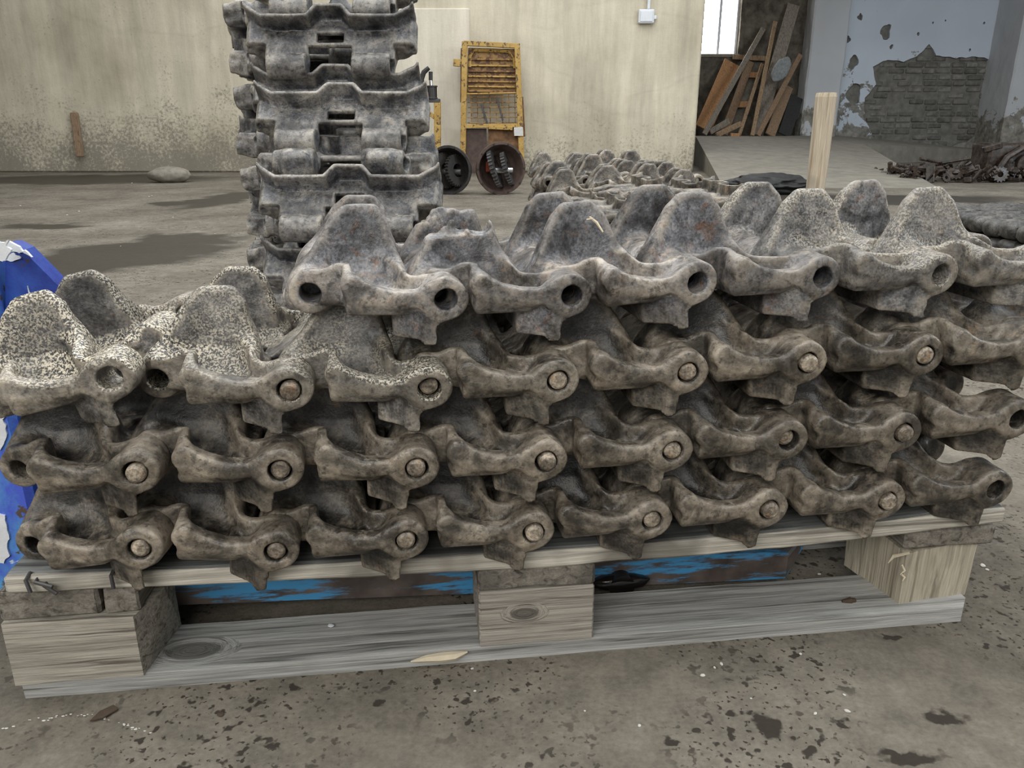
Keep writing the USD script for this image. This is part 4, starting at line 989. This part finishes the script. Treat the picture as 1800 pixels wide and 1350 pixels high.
obj('pump_foot', bar(py(738, 152), py(750, 153), 0.09, 0.08, (0, 1, 0), 0.01), black_iron, pump)
sheet([py(u, v, 0.02) for u, v in ((712, 137), (737, 137), (737, 172), (712, 172))], 0.03, stone, 'plate', pump)
t = trimesh.creation.torus(0.055, 0.018, 24, 10); t.apply_transform(trimesh.transformations.rotation_matrix(math.pi / 2, (1, 0, 0))); t.apply_translation(py(727, 148, -0.01)); obj('ring', t, white_chip, pump, True, 'white ring on the grey plate')


def gear(r0, r1, rb, th, n):
    pts = []
    for k in range(n):
        for f, r in ((0.0, r0), (0.28, r1), (0.55, r1), (0.83, r0)): w = 2 * math.pi * (k + f) / n; pts.append((r * math.cos(w), r * math.sin(w)))
    m = trimesh.creation.extrude_polygon(Polygon(pts, [[(rb * math.cos(w), rb * math.sin(w)) for w in np.linspace(0, 2 * math.pi, 24, endpoint=False)]]), th, engine='earcut'); m.apply_translation((0, 0, -th / 2)); return m


def housing(u, v, rpx, lab, yaw, red):
    Yh = 7.7; c = at_y(u, v, Yh); r = np.linalg.norm(at_y(u + rpx, v, Yh) - c)
    c[2] = r * 0.985
    h = thing('gear_housing', lab, 'gear housing', c, yaw)
    RX = trimesh.transformations.rotation_matrix(math.pi / 2, (1, 0, 0))   # axis z -> -y: opening to the viewer
    prof = [(0.0, -0.75), (0.45, -0.68), (0.8, -0.42), (0.97, -0.05), (1.0, 0.10), (0.99, 0.16), (0.90, 0.165), (0.86, 0.10), (0.82, -0.02), (0.68, -0.32), (0.38, -0.56), (0.0, -0.62)]
    m = trimesh.creation.revolve(np.array(prof) * r, sections=44); m.apply_transform(RX); trimesh.repair.fix_normals(m); shl = obj('shell', rough(m, 0.03, 0.004, 12, int(u)), black_iron if not red else brown_sheet, h, 40)
    for k, (dx, rr, ty) in enumerate(((-0.20, 0.74, 0.85), (0.30, 0.66, 0.85))):
        g_ = gear(rr * r * 0.90, rr * r, rr * r * 0.42, 0.16 * r, 30)
        g_.apply_transform(trimesh.transformations.rotation_matrix(math.pi / 2 + 0.25, (1, 0, 0))); g_.apply_transform(trimesh.transformations.rotation_matrix(ty + 0.3, (0, 0, 1))); g_.apply_transform(trimesh.transformations.rotation_matrix(-0.62 if red else -0.45, (0, 1, 0)))
        g_.apply_translation((dx * r, 0.03 * r, -0.02 * r)); obj('gear_ring', g_, dark_steel if red else black_iron, h, 25)
    sh = trimesh.creation.cylinder(0.13 * r, 0.9 * r, sections=20); sh.apply_transform(trimesh.transformations.rotation_matrix(math.pi / 2, (0, 1, 0))); sh.apply_translation((0.05 * r, 0.05 * r, -0.08 * r)); obj('shaft', sh, bright_steel if red else dark_steel, h)
    if red:
        p = box(-0.5 * r, -0.12 * r, 0.25 * r, 0.32 * r, -0.15 * r, 0.25 * r, 0.01); obj('cover_plate', p, plain('red_primer', (0.24, 0.045, 0.02), 0.5), h, label='dull red plate inside')
    for k in range(10):
        w = 2 * math.pi * k / 10; b = trimesh.creation.cylinder(0.035 * r, 0.05 * r, sections=6); b.apply_transform(RX); b.apply_translation((0.94 * r * math.cos(w), -0.175 * r, 0.94 * r * math.sin(w))); obj('bolt', b, black_iron, shl)


housing(790, 294, 42, 'black open gear housing on the floor, left of the two before the wall', -0.25, False)
housing(879, 294, 45, 'brown open gear housing with shiny toothed rings, right of the two', 0.3, True)

jb = thing('junction_box', 'white square junction box high on the beige wall under a conduit', 'junction box')
a, b = at_y(1122, 41, WY - 0.07), at_y(1151, 16, WY - 0.07)
obj('cover', box(a[0], b[0], WY - 0.075, WY - 0.012, a[2], b[2], 0.012), plastic_grey, jb)
obj('lid_rim', box(a[0] + 0.02, b[0] - 0.02, WY - 0.084, WY - 0.07, a[2] + 0.02, b[2] - 0.02, 0.006), plastic_grey, jb)
obj('gland', box(b[0] - 0.01, b[0] + 0.035, WY - 0.06, WY - 0.02, a[2] + 0.05, a[2] + 0.10, 0.008), plastic_grey, jb)
q = at_y(1140, 16, WY - 0.045); obj('conduit', tube_path([q, q + (0.01, 0, 1.6)], 0.022, 10), plastic_grey, jb)
lw0, lw1 = at_y(141, 275, WY - 0.10), at_y(130, 198, WY - 0.03)
ww = tag(obj('wood_offcut', rough(bar(lw0, lw1, 0.105, 0.035, (0, 1, 0), 0.004), 0.04, 0.003, 10, 3), wood_brown, None, 40), 'short brown board standing against the beige wall at the left', 'board')
pk = tag(obj('stone', (lambda m: (m.apply_translation(at_z(290, 322, 0) + (0, 0.16, 0.085)), m)[1])((lambda m: (m.apply_scale((0.25, 0.17, 0.10)), m)[1])(rough(trimesh.creation.icosphere(3, 1.0), 0.3, 0.16, 1.3, 4))), stone, None, True), 'flat grey boulder on the floor at the foot of the beige wall', 'stone')
hz_ = at_z(1340, 344, 0)
rb_ = rough(trimesh.creation.icosphere(4, 1.0), 0.3, 0.32, 2.6, 8); rb_.apply_scale((0.42, 0.2, 0.10)); rb_.apply_translation((hz_[0] + 0.14, hz_[1] + 0.25, 0.09))
tag(obj('rubber_roll', rb_, rubber, None, True), 'black flattened rubber bundle on the ramp behind the front horns', 'rubber bundle')

# ------------------------------------------------------------------ planks and rubbish in the far room
def plank(p, q, wpx, mat, lab, Yb=15.7, Yt=16.35, th=0.035, name='plank', seed=0, grp=None):
    a, b = at_y(*p, Yb), at_y(*q, Yt); a[2] = max(a[2], zt + 0.012)
    w = wpx / 1352 * Yb * 0.95
    o = obj(name, rough(bar(a, b, w, th, (0, 1, 0), 0.004), 0.12, 0.005, 6, seed), mat, None, 40)
    tag(o, lab, 'plank', grp)


plank((1236, 226), (1287, 110), 30, wood_orange, 'widest orange-brown board leaning beside the bright window', 15.9, 16.38, seed=1)
plank((1238, 236), (1342, 50), 9, wood_grey, 'long grey plank slanting across the orange board', 15.3, 16.40, seed=2)
plank((1272, 236), (1319, 108), 14, wood_brown, 'brown board right of the widest orange board', 15.95, 16.40, seed=3)
plank((1299, 240), (1340, 112), 6, wood_plank, 'short thin pale lath, middle of the leaning planks', 15.2, 16.1, seed=4)
plank((1322, 240), (1363, 38), 7, wood_plank, 'long thin reddish pale lath reaching highest', 15.2, 16.3, seed=5)
plank((1330, 240), (1395, 8), 22, wood_grey, 'broad dark grey board reaching above the picture', 15.9, 16.42, seed=6)
plank((1332, 240), (1407, 96), 9, wood_brown, 'brown plank leaning to the pillar, foot beside the pale laths', 15.25, 16.2, seed=7)
plank((1353, 241), (1386, 152), 18, wood_brown, 'short dark brown board at the right of the leaning planks', 15.55, 16.2, seed=8)
plank((1378, 241), (1400, 170), 24, rubber, 'black slab at the far right of the planks, by the pillar', 15.8, 16.2, seed=9)
plank((1286, 184), (1316, 183), 10, wood_orange, 'lower short orange crosspiece between the planks', 16.3, 16.3, seed=10)
plank((1308, 131), (1332, 132), 9, wood_orange, 'middle short orange crosspiece between the planks', 16.36, 16.36, seed=11)
plank((1288, 100), (1346, 103), 8, wood_plank, 'upper yellowish crosspiece level with the window sill', 16.40, 16.40, seed=12)
plank((1259, 238), (1303, 217), 9, wood_plank, 'pale offcut lying slanted on the floor under the planks', 15.0, 15.3, seed=13)
plank((1284, 239), (1300, 239), 9, wood_orange, 'small orange offcut lying on the raised floor', 15.0, 15.0, seed=14)
plank((1248, 232), (1282, 212), 10, wood_grey, 'grey broken board on the floor behind the pale offcut', 15.5, 15.6, seed=15)
bg = rough(trimesh.creation.icosphere(3, 1.0), 0.3, 0.2, 2.0, 14); bg.apply_scale((0.15, 0.07, 0.24)); bg.apply_transform(trimesh.transformations.rotation_matrix(0.5, (0, 1, 0))); bg.apply_translation(at_y(1373, 122, 15.75))
tag(obj('rag', bg, plain('grey_rag', (0.23, 0.24, 0.24), 0.9), None, True), 'grey rag caught on the leaning planks', 'rag')

# ------------------------------------------------------------------ rusty scrap heap at the right
HY = 9.6
def scrap_piece(kind, s, r):
    if kind == 0: return box(-s, s, -s * .5, s * .5, -s * .35, s * .35, s * .1)
    if kind == 1: return trimesh.creation.annulus(s * .45, s * .75, s * .4, sections=14)
    if kind == 2: return trimesh.creation.cylinder(s * .28, s * 2.2, sections=10)
    if kind == 3: return gear(s * .7, s * .85, s * .3, s * .3, 14)
    return cat(box(-s, s, -s * .12, s * .12, -s * .5, s * .5), box(-s, s, -s * .5, s * .5, -s * .5, -s * .3))


r3 = random.Random(11)
parts_ = []
for k in range(170):
    u = r3.uniform(0, 1); x = 4.55 + 2.6 * u; hmax = 0.05 + 0.30 * min(1, u * 1.5) * (0.7 + 0.3 * math.sin(u * 9))
    m = scrap_piece(r3.randrange(5), r3.uniform(.05, .12), r3)
    m.apply_transform(trimesh.transformations.random_rotation_matrix(np.array([r3.random(), r3.random(), r3.random()])))
    y = HY + r3.uniform(-0.35, 0.55); z = hmax * r3.random() ** 0.8
    m.apply_translation((x, y, max(z, -m.bounds[0][2] + 0.002))); parts_.append(m)
tag(obj('scrap_heap', cat(*parts_), scrap_rust, None, 25), 'heap of small rusty machine scrap on the floor at the right', 'scrap heap', kind='stuff')
for (p, q, r, lab) in (((1567, 293), (1645, 320), 0.02, 'rusty rod lying lowest, pointing left from the scrap heap'), ((1577, 289), (1650, 306), 0.022, 'rusty rod above the lowest one, left end of the scrap heap'),
                       ((1617, 279), (1662, 287), 0.02, 'rusty rod on the back of the scrap heap, tilted down right'), ((1655, 287), (1703, 279), 0.018, 'rusty rod rising right out of the scrap heap'), ((1588, 292), (1655, 299), 0.025, 'thick rusty rod between the two long left rods')):
    tag(obj('rusty_rod', tube_path([at_y(*p, HY - 0.1), at_y(*q, HY - 0.05)], r, 7), scrap_rust, None), lab, 'rod')
c = at_y(1735, 285, HY + 0.1)
eng = thing('machine_block', 'large rusty machine block on top of the scrap heap at the right edge', 'machine part', (c[0], c[1], 0))
obj('body', rough(box(-0.08, 0.62, -0.15, 0.25, 0.12, 0.44, 0.03), 0.06, 0.02, 8, 2), scrap_rust, eng, 40)
obj('lever', bar((-0.14, -0.1, 0.36), (0.05, -0.15, 0.42), 0.07, 0.07, (0, 1, 0), 0.01), scrap_rust, eng); obj('pipe', tube_path([(0.02, -0.2, 0.1), (0.1, -0.22, 0.28), (0.3, -0.2, 0.4)], 0.04, 8), scrap_rust, eng)
fl_ = trimesh.creation.annulus(0.05, 0.12, 0.06, sections=20); fl_.apply_transform(trimesh.transformations.rotation_matrix(math.pi / 2, (1, 0, 0))); fl_.apply_translation((0.35, -0.2, 0.2)); obj('flange', fl_, scrap_rust, eng)

# ------------------------------------------------------------------ crumbs and litter on the floor
r4 = random.Random(3)
def crumb(u, v, s, mat, name, lab, cat_, grp=None, z=0.0, flat=0.45):
    c = at_z(u, v, z); m = rough(trimesh.creation.icosphere(1, 1.0), 0.5, 0.25, 1.5, int(u)); m.apply_scale((s, s * r4.uniform(.5, .9), s * flat)); m.apply_transform(trimesh.transformations.rotation_matrix(r4.uniform(0, 3), (0, 0, 1))); m.apply_translation((c[0], c[1], z + s * flat * 0.7)); m.vertices = (m.vertices - m.centroid) * 0.72 + m.centroid - (0, 0, 0.28 * s * flat * 0.8)
    tag(obj(name, m, mat, None, False), lab, cat_, grp)


for u, v, s in ((1268, 1168, .0045), (1256, 1174, .003), (1235, 1188, .0045), (1489, 1251, .005), (1433, 1255, .0038), (1124, 1276, .003), (1407, 1150, .003), (830, 1176, .003), (1320, 1228, .002), (1484, 1222, .003), (835, 1215, .0025), (1028, 1250, .002), (1440, 1010, .004), (1727, 995, .006), (1735, 1002, .004)):
    crumb(u, v, s, white_chip, 'plaster_crumb', 'small white crumb of plaster on the concrete floor', 'crumb', 'white crumbs on the floor')
crumb(582, 1100, .0062, paint_white, 'paint_flake', 'white flake lying on the front lower board of the pallet', 'flake', None, 0.0235, 0.2)
for u, v, s in ((262, 346, .012), (267, 344, .010), (139, 372, .011), (118, 378, .009), (232, 322, .012), (304, 382, .008), (36, 362, .01), (378, 411, .006), (212, 433, .005)):
    crumb(u, v, s, white_chip, 'plaster_bit', 'white bit of plaster on the dark floor before the beige wall', 'crumb', 'white bits on the far floor')
crumb(388, 1258 - 1, .006, leaf_brown, 'dirt_clod', 'flat grey-brown clod on the floor below the left knot of the pallet', 'clod'); 
lf_ = at_z(172, 1266, 0); lm_ = rough(prism([(0, 0), (0.012, 0.004), (0.022, 0.018), (0.014, 0.024), (0.004, 0.014)], 0.0, 0.0015), 0.006, 0.002, 60, 2); lm_.apply_translation(lf_ + (-0.006, -0.004, 0.002)); tag(obj('dry_leaf', lm_, leaf_brown, None, False), 'dark brown dry leaf on the floor below the left block', 'leaf')
chm = []
for k in range(40):
    t = r4.random(); u = 0 + 330 * t; v = 1282 - 26 * math.sin(min(t, .55) / .55 * 1.57) + (max(0, t - .6) * 90) + r4.gauss(0, 2.2)
    c = at_z(u * 0.82, v, 0); s = r4.uniform(.0005, .0014); m = trimesh.creation.icosphere(0, 1.0); m.apply_scale((s * 1.8, s, s * .35)); m.apply_translation((c[0], c[1], s * .25)); chm.append(m)
tag(obj('chalk_line', cat(*chm), white_chip, None, False), 'thin broken curved line of white chalk crumbs on the floor, lower left', 'chalk line', kind='stuff')
a, b, c = at_p(1036, 381, 0.075), at_p(1049, 391, 0.072), at_p(1060, 408, 0.066)
tw = [pw(*p) for p in (a, b, c)]
tag(obj('straw_twig', cat(tube_path(tw, [0.0012, 0.0018, 0.001], 5), tube_path([pw(*at_p(1031, 386, 0.075)), pw(*at_p(1043, 384, 0.073))], 0.001, 5)), straw, None), 'tiny pale twig stuck on the third front horn of the top row', 'twig')
